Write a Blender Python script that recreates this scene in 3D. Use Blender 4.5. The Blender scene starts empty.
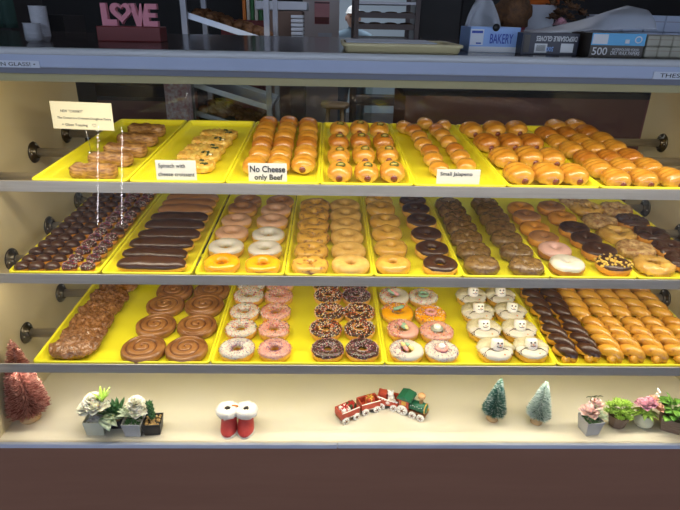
import bpy, math, random
from mathutils import Vector, Matrix, noise
random.seed(7)
PI = math.pi
SC = bpy.context.scene
COL = SC.collection

# ------------------------------------------------------------------ camera
CAMZ = 1.45
pt_, yw_, rl_ = [math.radians(a) for a in (23.763, 1.5415, 1.2259)]
FL = 542.88
_f = Vector((math.sin(yw_)*math.cos(pt_), math.cos(yw_)*math.cos(pt_), -math.sin(pt_)))
_r = Vector((math.cos(yw_), -math.sin(yw_), 0)); _u = _r.cross(_f)
_R = math.cos(rl_)*_r + math.sin(rl_)*_u
_U = -math.sin(rl_)*_r + math.cos(rl_)*_u
CAM = Vector((0, 0, CAMZ))
cd = bpy.data.cameras.new('camera'); co = bpy.data.objects.new('camera', cd); COL.objects.link(co)
m = Matrix.Identity(4)
for i in range(3):
    m[i][0] = _R[i]; m[i][1] = _U[i]; m[i][2] = -_f[i]; m[i][3] = CAM[i]
co.matrix_world = m
cd.sensor_width = 36; cd.lens = FL/680*36; cd.clip_start = .05; cd.clip_end = 60
SC.camera = co

def ray(px, py): return _f + _R*((px-340)/FL) + _U*((255-py)/FL)
def onz(px, py, z):
    d = ray(px, py); return CAM + d*((z-CAMZ)/d.z)
def ony(px, py, y):
    d = ray(px, py); return CAM + d*(y/d.y)

# ------------------------------------------------------------------ materials
MATS = {}
def pm(name, c1, c2=None, scale=30, rough=.5, metal=0, bump=0, bscale=None, coat=0, sss=0, spec=.5, trans=0, emit=0,
       zgrad=None, contrast=(.35, .65), alpha=1, aniso=None):
    m = bpy.data.materials.new(name); m.use_nodes = True
    nt = m.node_tree; N = nt.nodes; L = nt.links
    b = N['Principled BSDF']
    def rgba(c): return (c[0], c[1], c[2], 1)
    b.inputs['Base Color'].default_value = rgba(c1)
    b.inputs['Roughness'].default_value = rough
    b.inputs['Metallic'].default_value = metal
    b.inputs['Specular IOR Level'].default_value = spec
    b.inputs['Coat Weight'].default_value = coat
    b.inputs['Coat Roughness'].default_value = .12
    b.inputs['Transmission Weight'].default_value = trans
    b.inputs['Alpha'].default_value = alpha
    if sss:
        b.inputs['Subsurface Weight'].default_value = sss
        b.inputs['Subsurface Radius'].default_value = (.01, .005, .002)
        b.inputs['Subsurface Scale'].default_value = .5
    if emit:
        b.inputs['Emission Color'].default_value = rgba(c1); b.inputs['Emission Strength'].default_value = emit
    tc = N.new('ShaderNodeTexCoord')
    src = None
    if c2 is not None:
        mp = N.new('ShaderNodeMapping'); L.new(tc.outputs['Object'], mp.inputs[0])
        if aniso: mp.inputs['Scale'].default_value = aniso
        nz = N.new('ShaderNodeTexNoise'); nz.inputs['Scale'].default_value = scale; nz.inputs['Detail'].default_value = 4
        L.new(mp.outputs[0], nz.inputs['Vector'])
        cr = N.new('ShaderNodeValToRGB'); cr.color_ramp.elements[0].position = contrast[0]; cr.color_ramp.elements[1].position = contrast[1]
        cr.color_ramp.elements[0].color = rgba(c1); cr.color_ramp.elements[1].color = rgba(c2)
        L.new(nz.outputs[0], cr.inputs[0]); src = cr.outputs[0]
    if zgrad:            # (z0, z1, colour at the bottom): crust is paler where it was not browned
        z0, z1, cb = zgrad
        sp = N.new('ShaderNodeSeparateXYZ'); L.new(tc.outputs['Object'], sp.inputs[0])
        mr = N.new('ShaderNodeMapRange'); mr.inputs[1].default_value = z0; mr.inputs[2].default_value = z1
        L.new(sp.outputs[2], mr.inputs[0])
        mx = N.new('ShaderNodeMix'); mx.data_type = 'RGBA'
        mx.inputs[6].default_value = rgba(cb)
        if src: L.new(src, mx.inputs[7])
        else: mx.inputs[7].default_value = rgba(c1)
        L.new(mr.outputs[0], mx.inputs[0]); src = mx.outputs[2]
    if src: L.new(src, b.inputs['Base Color'])
    if bump:
        nb = N.new('ShaderNodeTexNoise'); nb.inputs['Scale'].default_value = bscale or scale*2; nb.inputs['Detail'].default_value = 5
        L.new(tc.outputs['Object'], nb.inputs['Vector'])
        bp = N.new('ShaderNodeBump'); bp.inputs['Strength'].default_value = bump; bp.inputs['Distance'].default_value = .004
        L.new(nb.outputs[0], bp.inputs['Height']); L.new(bp.outputs[0], b.inputs['Normal'])
    MATS[name] = m
    return m

def glassmat(name, tint=(1, 1, 1), rough=.0, ior=1.5):
    m = bpy.data.materials.new(name); m.use_nodes = True
    nt = m.node_tree; N = nt.nodes; L = nt.links
    N.remove(N['Principled BSDF'])
    t = N.new('ShaderNodeBsdfTransparent'); t.inputs[0].default_value = (*tint, 1)
    g = N.new('ShaderNodeBsdfGlossy'); g.inputs['Roughness'].default_value = rough
    lw = N.new('ShaderNodeLayerWeight'); lw.inputs[0].default_value = .5
    pw = N.new('ShaderNodeMath'); pw.operation = 'POWER'; L.new(lw.outputs['Facing'], pw.inputs[0]); pw.inputs[1].default_value = 5
    fr = N.new('ShaderNodeMath'); fr.operation = 'MULTIPLY_ADD'; L.new(pw.outputs[0], fr.inputs[0]); fr.inputs[1].default_value = .96; fr.inputs[2].default_value = .03
    mx = N.new('ShaderNodeMixShader'); L.new(fr.outputs[0], mx.inputs[0]); L.new(t.outputs[0], mx.inputs[1]); L.new(g.outputs[0], mx.inputs[2])
    L.new(mx.outputs[0], N['Material Output'].inputs[0])
    MATS[name] = m; return m

pm('tray_yellow', (.90, .84, .03), (.85, .78, .025), 9, rough=.38, bump=.12, bscale=500)
pm('laminate_cream', (.56, .48, .30), (.52, .44, .27), 4, rough=.45)
pm('floor_white', (.78, .72, .58), (.72, .66, .52), 5, rough=.35)
pm('laminate_brown', (.29, .14, .09), (.315, .155, .10), 3, rough=.4, aniso=(1, 1, 8))
pm('edge_white', (.62, .66, .76), (.56, .60, .72), 8, rough=.4); pm('edge_blue', (.40, .46, .62), (.37, .43, .58), 8, rough=.45)
pm('valance_olive', (.46, .41, .20), rough=.5); pm('lower_grey', (.17, .18, .23), rough=.5)
pm('nose_white', (.62, .64, .66), rough=.25)
pm('rail_alu', (.56, .52, .47), (.48, .45, .41), 6, rough=.42, metal=.5, aniso=(1, 30, 30))
pm('steel_tube', (.46, .40, .30), (.40, .35, .26), 8, rough=.35, metal=.6, aniso=(1, 20, 20))
pm('flange_dark', (.10, .085, .06), rough=.3, metal=.9)
pm('bolt', (.5, .48, .44), rough=.3, metal=1)
pm('counter_dark', (.050, .038, .035), (.08, .06, .055), 40, rough=.16, spec=.3)
glassmat('clear_glass'); glassmat('back_glass', (.85, .88, .86))
pm('dough_bun', (.50, .20, .018), (.68, .36, .05), 22, rough=.3, coat=.55, bump=.1, bscale=60, zgrad=(.004, .03, (.78, .52, .16)))
pm('dough_bun_dark', (.38, .12, .012), (.56, .24, .03), 22, rough=.3, coat=.55, bump=.1, bscale=60, zgrad=(.004, .03, (.72, .44, .12)))
pm('dough_ring', (.66, .34, .05), (.76, .44, .08), 25, rough=.5, bump=.1, zgrad=(.0, .010, (.60, .28, .04)))
pm('dough_sugar', (.72, .46, .13), (.62, .35, .07), 60, rough=.55, bump=.2)
pm('dough_glazed', (.72, .43, .08), (.60, .31, .04), 30, rough=.25, coat=.5, bump=.1)
pm('dough_cinnamon', (.68, .38, .06), (.22, .08, .015), 70, rough=.35, coat=.3, bump=.15, contrast=(.52, .66))
pm('dough_cake', (.25, .145, .045), (.13, .065, .02), 90, rough=.25, coat=.5, bump=.8, bscale=220)
pm('dough_cracked', (.74, .47, .11), (.56, .29, .05), 40, rough=.3, coat=.4, bump=.5, bscale=110)
pm('dough_nut', (.66, .46, .20), (.30, .13, .04), 90, rough=.45, bump=.7, bscale=180)
pm('dough_brown', (.36, .14, .03), (.46, .20, .045), 30, rough=.4, bump=.2)
pm('dough_orange', (.60, .24, .025), (.68, .31, .04), 30, rough=.4, bump=.2)
pm('bar_pastry', (.50, .27, .09), (.17, .065, .02), 55, rough=.35, coat=.4, bump=.7, bscale=110, aniso=(1, 1, 4))
pm('croissant_pastry', (.84, .62, .17), (.66, .34, .05), 45, rough=.4, coat=.2, bump=.5, bscale=120)
pm('spinach', (.05, .075, .02), (.02, .04, .02), 90, rough=.4, bump=.4)
pm('cheese', (.85, .78, .50), rough=.5)
pm('sausage', (.20, .040, .022), (.14, .03, .018), 60, rough=.3, coat=.3)
pm('jalapeno', (.10, .13, .015), (.04, .06, .01), 120, rough=.3)
pm('pepper_centre', (.50, .42, .10), rough=.4)
pm('choc', (.060, .022, .011), (.044, .016, .008), 30, rough=.3, coat=.15, bump=.06, bscale=60)
pm('maple', (.34, .15, .055), (.40, .19, .075), 20, rough=.3, coat=.3)
pm('icing_white', (.70, .66, .58), (.64, .60, .51), 30, rough=.28, coat=.3, sss=.1)
pm('icing_pink', (.68, .34, .27), (.72, .41, .33), 30, rough=.28, coat=.3, sss=.1)
pm('icing_palepink', (.64, .36, .22), (.68, .42, .27), 30, rough=.32, coat=.2)
pm('icing_rose', (.70, .42, .36), rough=.3, coat=.2)
pm('icing_orange', (.90, .38, .006), (.94, .44, .01), 20, rough=.2, coat=.5)
pm('nut_yellow', (.82, .56, .12), rough=.5)
pm('fritter', (.15, .052, .012), (.34, .15, .05), 95, rough=.25, coat=.6, bump=1, bscale=200)
pm('roll_dough', (.36, .16, .048), (.21, .08, .022), 25, rough=.35, coat=.3, bump=.15)
pm('cinnamon_dark', (.13, .045, .018), rough=.4, coat=.2)
pm('twist_dough', (.70, .38, .05), (.58, .26, .025), 14, rough=.25, coat=.55, bump=.05)
pm('twist_cinnamon', (.66, .33, .04), (.30, .10, .015), 60, rough=.28, coat=.4, contrast=(.5, .72))
pm('coconut', (.68, .62, .42), (.55, .48, .30), 260, rough=.7, bump=.8, bscale=220)
pm('marshmallow', (.90, .86, .78), rough=.55, sss=.2)
for n, c in dict(sp_red=(.50, .015, .015), sp_white=(.82, .78, .68), sp_orange=(.82, .22, .01), sp_blue=(.05, .05, .28), sp_pink=(.66, .12, .20),
                 sp_yellow=(.80, .52, .02), sp_green=(.03, .20, .05), sp_purple=(.16, .06, .22)).items(): pm(n, c, rough=.45)
pm('gummy_green', (.25, .42, .26), (.32, .5, .33), 90, rough=.5, sss=.2, bump=.3); pm('gummy_pink', (.75, .30, .28), (.8, .4, .36), 90, rough=.5, sss=.2, bump=.3)
pm('gummy_yellow', (.85, .60, .20), (.9, .68, .3), 90, rough=.5, sss=.2, bump=.3); pm('gummy_grey', (.36, .38, .30), rough=.4)
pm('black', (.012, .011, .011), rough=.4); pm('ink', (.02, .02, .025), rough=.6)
pm('card', (.80, .78, .72), rough=.6); pm('card_cream', (.84, .79, .60), rough=.6); pm('label_white', (.62, .66, .74), rough=.6)
pm('wire', (.45, .45, .42), rough=.25, metal=1); pm('chrome', (.8, .8, .8), rough=.1, metal=1)
pm('rosegold', (.90, .55, .46), (.62, .26, .20), 200, rough=.3, metal=.55); pm('rosegold_dark', (.34, .10, .08), rough=.35, metal=.4); pm('wood_base', (.58, .38, .18), (.48, .30, .13), 60, rough=.6)
pm('tree_green', (.035, .17, .13), (.02, .09, .07), 150, rough=.6); pm('tree_frost', (.75, .82, .78), rough=.6); pm('tree_pale', (.36, .52, .42), (.52, .64, .54), 150, rough=.6)
pm('boot_red', (.50, .02, .02), (.62, .06, .05), 300, rough=.35, bump=.6, bscale=600); pm('fur', (.86, .82, .76), (.76, .72, .66), 120, rough=.9, bump=1, bscale=260)
pm('train_red', (.42, .05, .025), (.5, .08, .04), 60, rough=.45); pm('train_green', (.015, .12, .06), rough=.4); pm('train_brown', (.2, .08, .03), rough=.5)
pm('train_wood', (.5, .28, .12), rough=.5); pm('paint_white', (.8, .78, .72), rough=.5); pm('paint_gold', (.70, .42, .08), rough=.35, metal=.4); pm('dark_green', (.05, .07, .03), rough=.6)
pm('leaf', (.10, .28, .035), (.20, .42, .06), 50, rough=.45); pm('leaf_dark', (.03, .11, .035), (.07, .19, .06), 50, rough=.4); pm('leaf_lime', (.30, .50, .05), (.42, .62, .12), 60, rough=.45)
pm('leaf_pale', (.42, .52, .34), (.5, .58, .42), 60, rough=.5)
pm('petal_white', (.86, .83, .72), (.80, .78, .60), 60, rough=.6, sss=.2); pm('petal_pink', (.82, .48, .44), (.86, .60, .54), 60, rough=.6, sss=.2); pm('petal_mauve', (.70, .28, .40), (.80, .45, .5), 60, rough=.6)
pm('petal_peach', (.85, .42, .26), (.88, .56, .38), 60, rough=.6)
pm('pot_grey', (.42, .41, .40), (.48, .47, .45), 60, rough=.7, bump=.2); pm('pot_black', (.02, .02, .022), rough=.4); pm('gravel', (.60, .40, .16), (.40, .24, .08), 250, rough=.8, bump=1, bscale=300)
pm('pot_wood', (.16, .10, .07), (.26, .18, .13), 40, rough=.7, aniso=(1, 1, 6)); pm('pot_glass', (.62, .62, .48), (.55, .55, .42), 30, rough=.15, coat=.5); pm('pebble', (.42, .45, .52), (.52, .55, .60), 120, rough=.5)
pm('room_black', (.010, .009, .011), rough=.6); pm('room_brown', (.21, .070, .042), (.24, .082, .05), 3, rough=.45); pm('room_beige', (.66, .60, .60), rough=.7)
pm('room_ceiling', (.25, .24, .23), rough=.8); pm('room_floor', (.07, .035, .025), (.09, .045, .03), 6, rough=.3); pm('room_blue', (.42, .50, .58), rough=.7)
pm('rack_metal', (.30, .30, .33), rough=.4, metal=.7); pm('rack_dark', (.07, .055, .055), rough=.5, metal=.4); pm('pan_metal', (.50, .53, .60), rough=.35, metal=.6)
pm('love_pink', (.62, .20, .26), rough=.5); pm('red_wood', (.16, .010, .010), rough=.5); pm('cup_white', (.55, .56, .60), rough=.5)
pm('shirt', (.12, .18, .23), (.14, .2, .26), 10, rough=.8); pm('skin', (.42, .24, .16), rough=.6, sss=.1); pm('cap', (.62, .60, .58), rough=.8); pm('hair', (.03, .02, .015), rough=.7); pm('trousers', (.03, .03, .04), rough=.8)
pm('box_blue', (.26, .42, .76), rough=.45); pm('box_navy', (.012, .012, .03), rough=.4); pm('box_sky', (.10, .42, .72), rough=.45); pm('box_brown', (.055, .042, .03), rough=.45)
pm('print_blue', (.02, .06, .38), rough=.5); pm('print_white', (.72, .72, .72), rough=.5); pm('carton_cream', (.40, .38, .30), (.36, .34, .27), 8, rough=.6); pm('carton_blue', (.35, .40, .52), rough=.6)
pm('plastic_film', (.75, .78, .85), rough=.3, alpha=.32); pm('tissue', (.62, .66, .74), rough=.6)
pm('orange_plastic', (.70, .16, .03), rough=.4); pm('flower_brown', (.10, .05, .025), (.18, .08, .03), 80, rough=.8, bump=.8); pm('berry', (.32, .04, .07), rough=.5)
pm('apron_green', (.02, .055, .045), rough=.8); pm('paper_tan', (.40, .30, .18), rough=.7); pm('cardboard', (.20, .13, .10), rough=.7); pm('bag_pattern', (.55, .50, .52), (.40, .18, .2), 60, rough=.6)
pm('pastry_heap', (.20, .085, .035), (.32, .15, .06), 60, rough=.6, bump=.8, bscale=90)
pm('tray_cream', (.72, .62, .34), rough=.4); pm('wood_stool', (.38, .24, .13), rough=.5); pm('poster_rose', (.62, .24, .26), (.70, .34, .36), 3, rough=.5); pm('poster_pink', (.62, .22, .22), (.10, .02, .03), 3, rough=.5)

# ------------------------------------------------------------------ mesh builder
class MB:
    def __init__(s): s.v = []; s.f = []; s.m = []
    def add(s, vs, fs, mi=0, M=None):
        o = len(s.v)
        for p in vs:
            p = Vector(p); s.v.append(M @ p if M is not None else p)
        for q in fs: s.f.append(tuple(i+o for i in q)); s.m.append(mi)
        return s
    def box(s, c, d, mi=0, M=None, taper=1.0):
        x, y, z = c; a, b, h = d[0]/2, d[1]/2, d[2]/2
        vs = []
        for k, t in ((-1, taper), (1, 1)):
            for i, j in ((-1, -1), (1, -1), (1, 1), (-1, 1)): vs.append((x+i*a*t, y+j*b*t, z+k*h))
        return s.add(vs, [(3, 2, 1, 0), (4, 5, 6, 7), (0, 1, 5, 4), (1, 2, 6, 5), (2, 3, 7, 6), (3, 0, 4, 7)], mi, M)
    def lathe(s, prof, n=24, c=(0, 0, 0), mi=0, M=None, sx=1, sy=1):
        vs = []; fs = []
        for r, z in prof:
            for k in range(n):
                a = 2*PI*k/n; vs.append((c[0]+r*sx*math.cos(a), c[1]+r*sy*math.sin(a), c[2]+z))
        for i in range(len(prof)-1):
            for k in range(n):
                k2 = (k+1) % n; fs.append((i*n+k, i*n+k2, (i+1)*n+k2, (i+1)*n+k))
        if prof[0][0] > 1e-6: fs.append(tuple(range(n-1, -1, -1)))
        if prof[-1][0] > 1e-6: fs.append(tuple((len(prof)-1)*n+k for k in range(n)))
        return s.add(vs, fs, mi, M)
    def tube(s, pts, r, n=8, mi=0, M=None, closed=False):
        pts = [Vector(p) for p in pts]; vs = []; fs = []; N = len(pts)
        rr = r if isinstance(r, (list, tuple)) else [r]*N
        prev = None
        for i, p in enumerate(pts):
            if closed: t = (pts[(i+1) % N]-pts[i-1])
            else: t = (pts[min(i+1, N-1)]-pts[max(i-1, 0)])
            t.normalize()
            if prev is None:
                a = Vector((0, 0, 1)) if abs(t.z) < .9 else Vector((1, 0, 0)); nrm = t.cross(a).normalized()
            else: nrm = (prev-t*prev.dot(t)).normalized()
            prev = nrm; b = t.cross(nrm)
            for k in range(n):
                a = 2*PI*k/n; vs.append(p+(nrm*math.cos(a)+b*math.sin(a))*rr[i])
        rng = N if closed else N-1
        for i in range(rng):
            i2 = (i+1) % N
            for k in range(n):
                k2 = (k+1) % n; fs.append((i*n+k, i*n+k2, i2*n+k2, i2*n+k))
        if not closed: fs.append(tuple(range(n-1, -1, -1))); fs.append(tuple((N-1)*n+k for k in range(n)))
        return s.add(vs, fs, mi, M)
    def surf(s, fn, nu, nv, wu=True, wv=False, mi=0, M=None, capv=False):
        vs = []; fs = []
        for j in range(nv):
            for i in range(nu):
                vs.append(fn(i/(nu if wu else nu-1), j/(nv if wv else nv-1)))
        for j in range(nv if wv else nv-1):
            j2 = (j+1) % nv
            for i in range(nu if wu else nu-1):
                i2 = (i+1) % nu; fs.append((j*nu+i, j*nu+i2, j2*nu+i2, j2*nu+i))
        if capv: fs.append(tuple(range(nu-1, -1, -1))); fs.append(tuple((nv-1)*nu+k for k in range(nu)))
        return s.add(vs, fs, mi, M)
    def ball(s, c, r, n=12, mi=0, M=None, fn=None):
        if not isinstance(r, (tuple, list)): r = (r, r, r)
        h = max(4, n//2+1); vs = [(c[0], c[1], c[2]-r[2])]; fs = []
        for j in range(1, h):
            ph = -PI/2+PI*j/h
            for i in range(n):
                th = 2*PI*i/n; vs.append((c[0]+r[0]*math.cos(ph)*math.cos(th), c[1]+r[1]*math.cos(ph)*math.sin(th), c[2]+r[2]*math.sin(ph)))
        vs.append((c[0], c[1], c[2]+r[2])); T = len(vs)-1
        for i in range(n): fs.append((0, 1+(i+1) % n, 1+i)); fs.append((T, T-n+i, T-n+(i+1) % n))
        for j in range(h-2):
            for i in range(n):
                a = 1+j*n; i2 = (i+1) % n; fs.append((a+i, a+i2, a+n+i2, a+n+i))
        if fn: vs = [fn(Vector(p)) for p in vs]
        return s.add(vs, fs, mi, M)
    def extrude(s, outline, t, mi=0, M=None):       # outline in xz, thickness in y
        n = len(outline)
        vs = [(x, -t/2, z) for x, z in outline]+[(x, t/2, z) for x, z in outline]
        fs = [tuple(range(n)), tuple(range(2*n-1, n-1, -1))]+[((i+1) % n, i, n+i, n+(i+1) % n) for i in range(n)]
        return s.add(vs, fs, mi, M)
    def mesh(s, name, mats, smooth=True):
        me = bpy.data.meshes.new(name)
        me.from_pydata([tuple(p) for p in s.v], [], s.f)
        for mt in (mats if isinstance(mats, (list, tuple)) else [mats]): me.materials.append(MATS[mt])
        me.polygons.foreach_set('material_index', s.m)
        me.polygons.foreach_set('use_smooth', [smooth]*len(s.f))
        me.update(); return me
    def build(s, name, mats, parent=None, smooth=True, bevel=0, seg=2):
        o = bpy.data.objects.new(name, s.mesh(name, mats, smooth)); COL.objects.link(o)
        if parent: o.parent = parent
        if bevel:
            b = o.modifiers.new('bevel', 'BEVEL'); b.width = bevel; b.segments = seg; b.limit_method = 'ANGLE'
        return o

def cap_mesh(me, name, mats, zth, off, wav=.002, keep=None):
    """an icing shell over the upper faces of a dough mesh, tucked in at its edge"""
    mb = MB(); used = {}
    src = me
    vn = [Vector(v.normal) for v in src.vertices]; vp = [Vector(v.co) for v in src.vertices]
    def h(p): return p.z-zth-wav*noise.noise(p*70)
    keepf = [p for p in src.polygons if all(h(vp[i]) > 0 for i in p.vertices)]
    cnt = {}
    for p in keepf:
        for i in p.vertices: cnt[i] = cnt.get(i, 0)+1
    full = {}
    for p in src.polygons:
        for i in p.vertices: full[i] = full.get(i, 0)+1
    for i in cnt:
        edge = cnt[i] < full[i]
        used[i] = len(mb.v); mb.v.append(vp[i]+vn[i]*(off if not edge else -off*.3))
    for p in keepf: mb.f.append(tuple(used[i] for i in p.vertices)); mb.m.append(0)
    return mb.mesh(name, mats)

def link(name, me, parent=None):
    o = bpy.data.objects.new(name, me); COL.objects.link(o)
    if parent: o.parent = parent
    return o
def empty(name, loc=(0, 0, 0)):
    o = bpy.data.objects.new(name, None); o.empty_display_size = .02; COL.objects.link(o); o.location = loc; return o
def tag(o, label, cat, group=None):
    n = len(label.split()); assert 4 <= n <= 16, (n, label)
    o['label'] = label; o['category'] = cat
    if group: o['group'] = group
    return o
def struct(o): o['kind'] = 'structure'; return o
def kids(o): return [c for c in CH.get(o.name, [])]
CH = {}
def reg(root):      # remember children once so that copying stays cheap
    for c in root.children: CH.setdefault(root.name, []).append(c); reg(c)
def copy_tree(o, parent=None):
    c = o.copy(); COL.objects.link(c)
    if parent is not None: c.parent = parent
    for ch in CH.get(o.name, []): copy_tree(ch, c)
    return c

def text_mesh(s, w=None, h=None, bold=0.0, depth=.0003, flip=False):
    cu = bpy.data.curves.new('lettering', 'FONT'); cu.body = s; cu.size = 1; cu.offset = bold; cu.resolution_u = 3
    cu.extrude = 0.001; cu.space_line = .95
    ob = bpy.data.objects.new('lettering', cu); COL.objects.link(ob)
    bpy.context.view_layer.update()
    me = bpy.data.meshes.new_from_object(ob.evaluated_get(bpy.context.evaluated_depsgraph_get()))
    bpy.data.objects.remove(ob); bpy.data.curves.remove(cu)
    xs = [v.co.x for v in me.vertices]; ys = [v.co.y for v in me.vertices]
    x0, x1, y0, y1 = min(xs), max(xs), min(ys), max(ys)
    sx = w/(x1-x0) if w else None; sy = h/(y1-y0) if h else None
    sx = sx or sy; sy = sy or sx
    for v in me.vertices:
        v.co.x = (v.co.x-(x0+x1)/2)*sx; v.co.y = (v.co.y-(y0+y1)/2)*sy
        v.co.z = depth if v.co.z > 0 else -depth*.5
    return me
def text(s, mat, parent, loc, w=None, h=None, bold=0, name='lettering', rz=0):
    """lettering standing upright, facing the customer side (-y), in the parent's frame"""
    me = text_mesh(s, w, h, bold); me.materials.append(MATS[mat]); me.name = name
    o = link(name, me, parent)
    o.matrix_local = Matrix.Translation(loc) @ Matrix.Rotation(PI/2, 4, 'X') @ Matrix.Rotation(rz, 4, 'Z')
    return o

# ================================================================== the display case
XL, XR, YF, YB = -.908, 1.19, 1.20, 2.05
ZF = .35
TILT = math.radians(3.06)
SP = .2395
SH = {0: (1.3212, CAMZ-.3842, -.7384), 1: (1.2985, CAMZ-.6288, -.8332), 2: (1.2373, CAMZ-.8680, -.7957)}
DEP = .655

b = MB(); b.box(((XL+XR)/2, (YF+.015+YB)/2, ZF-.008), (XR-XL+.08, YB-YF+.045, .016)); f_ = b.build('case_floor', 'floor_white', smooth=False)
tag(f_, 'white display case floor under the bottom shelf', 'display floor')
b = MB(); b.box(((XL+XR)/2, YF+.41, .167), (XR-XL+.9, .84, .334)); base = b.build('case_base', 'laminate_brown', smooth=False, bevel=.003)
tag(base, 'dark brown laminate base below the pastry display case', 'counter base')
for nm, x, side in (('wall_left', XL-.012, 'left'), ('wall_right', XR+.012, 'right')):
    b = MB(); b.box((x, (YF-.03+YB)/2, (ZF+1.335)/2+.0), (.024, YB-YF+.03, 1.335-ZF)); struct(b.build(nm, 'laminate_cream', smooth=False))
# front edge channel under the glass, in two lengths
xs_ = .036
for x0, x1, dz, lb in ((XL-.4, xs_, 0, 'pale blue metal edge strip under glass, left length'), (xs_, XR+.4, .001, 'pale blue metal edge strip under glass, right length')):
    b = MB(); b.box(((x0+x1)/2, YF-.020, ZF-.0055+dz), (abs(x1-x0)-.001, .010, .0145)); tag(b.build('edge_strip', 'edge_white', smooth=False, bevel=.002), lb, 'trim')
# countertop
ct = empty('countertop', ((XL+XR)/2, 1.13, 1.335))
tag(ct, 'long dark countertop with pale blue front edge above the pastry case', 'countertop')
W = 4.2; CY = 1.13
b = MB(); b.box((0, .475, .036), (W, .93, .020)); b.build('top_panel', 'counter_dark', ct, smooth=False)
b = MB(); b.tube([(-W/2, .004, .041), (W/2, .004, .041)], .0075, 12); b.build('nosing', 'nose_white', ct)
b = MB(); b.box((0, .006, .027), (W, .012, .032)); b.build('front_face', 'edge_blue', ct, smooth=False, bevel=.002)
b = MB(); b.box((0, .045, .006), (W, .016, .020)); b.build('lower_band', 'lower_grey', ct, smooth=False, bevel=.001)
b = MB(); b.box((.0, .068, -.010), (XR-XL, .03, .022)); b.box((0, .5, .02), (W, .86, .012)); b.build('valance', 'valance_olive', ct, smooth=False)
# little paper notices on the front face
for px0, px1, py0, py1, s, nm, lb in ((-60, 40, 60.5, 67.5, 'DO NOT LEAN ON GLASS! \u2022', 'do not lean', 'paper strip reading ON GLASS! at the left counter edge'),
                                     (652, 760, 73, 80.5, 'THESE ITEMS ARE FRESH', 'these', 'paper strip starting THESE at the right counter edge')):
    y = 1.128; p0 = ony(px0, py1, y); p1 = ony(px1, py1, y); p2 = ony(px0, py0, y)
    t = empty('counter_notice', ((p0.x+p1.x)/2, y, (p0.z+p1.z)/2+.001)); tag(t, lb, 'notice', None)
    h = p2.z-p0.z; w = p1.x-p0.x
    b = MB(); b.box((0, 0, h/2), (w, .0012, h)); b.build('paper', 'label_white', t, smooth=False)
    if s.startswith('THESE'): text(s, 'ink', t, (0, -.001, h*.5), w=w*.88, h=h*.55)
    else: text(s, 'ink', t, (0, -.001, h*.5), w=w*.92, h=h*.55)
# front glass
def glass(name, y0, z0, y1, z1, x0, x1, th, mt, lb):
    b = MB(); vs = []
    for x in (x0, x1):
        for (y, z) in ((y0, z0), (y1, z1), (y1+th, z1), (y0+th, z0)): vs.append((x, y, z))
    b.add(vs, [(0, 1, 2, 3), (7, 6, 5, 4), (0, 4, 5, 1), (1, 5, 6, 2), (2, 6, 7, 3), (3, 7, 4, 0)])
    o = b.build(name, mt, smooth=False); tag(o, lb, 'glass'); return o
glass('front_glass', YF-.012, ZF, 1.168, 1.330, XL-.02, XR+.02, .005, 'clear_glass', 'clear front glass of the pastry display case')
glass('sliding_glass_door', YB+.002, ZF, YB+.002, 1.32, XL, (XL+XR)/2+.02, .004, 'back_glass', 'clear rear sliding glass door, left half of case')
glass('sliding_glass_door', YB+.012, ZF, YB+.012, 1.32, (XL+XR)/2-.02, XR, .004, 'back_glass', 'clear rear sliding glass door, right half of case')

names = ['top', 'middle', 'bottom']
rown = ['front', 'middle', 'rear']
for k in range(3):
    yf, zl, x0 = SH[k]
    b = MB(); zb = zl-.024
    yy = yf-.004; zb = zl-.004
    b.box(((XL+XR)/2, yy, zb-.014), (XR-XL, .004, .028)); b.box(((XL+XR)/2, yy+.014, zb-.0265), (XR-XL, .028, .003))
    tag(b.build('shelf_rail', 'rail_alu', smooth=False, bevel=.0008), 'flat aluminium front rail of the %s tray shelf' % names[k], 'shelf rail', 'shelf front rails')
    for j, y in enumerate((1.441, 1.676, 1.905)):
        if k == 2: y -= .016
        z = zl+(y-yf)*math.tan(TILT)-.0235-.0142
        t = empty('support_tube', (XL, y, z)); tag(t, 'steel support tube with wall flanges, %s of three under %s shelf' % (rown[j], names[k]), 'tube', 'shelf support tubes')
        b = MB(); b.tube([(.001, 0, 0), (XR-XL-.001, 0, 0)], .0135, 16); b.build('tube', 'steel_tube', t)
        for sx, xx in ((1, 0), (-1, XR-XL)):
            M = Matrix.Translation((xx, 0, 0)) @ Matrix.Rotation(sx*PI/2, 4, 'Y')
            fb = MB(); fb.lathe([(.031, .0005), (.033, .003), (.031, .007), (.020, .009), (.0185, .016), (.0165, .018), (.014, .018)], 24, M=M)
            fl = fb.build('flange', 'flange_dark', t)
            for q in range(3):
                a = q*2*PI/3+.5; sb = MB(); sb.ball((.025*math.cos(a), .025*math.sin(a), .0085), .003, 8, M=M); sb.build('screw', 'bolt', fl)

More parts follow.
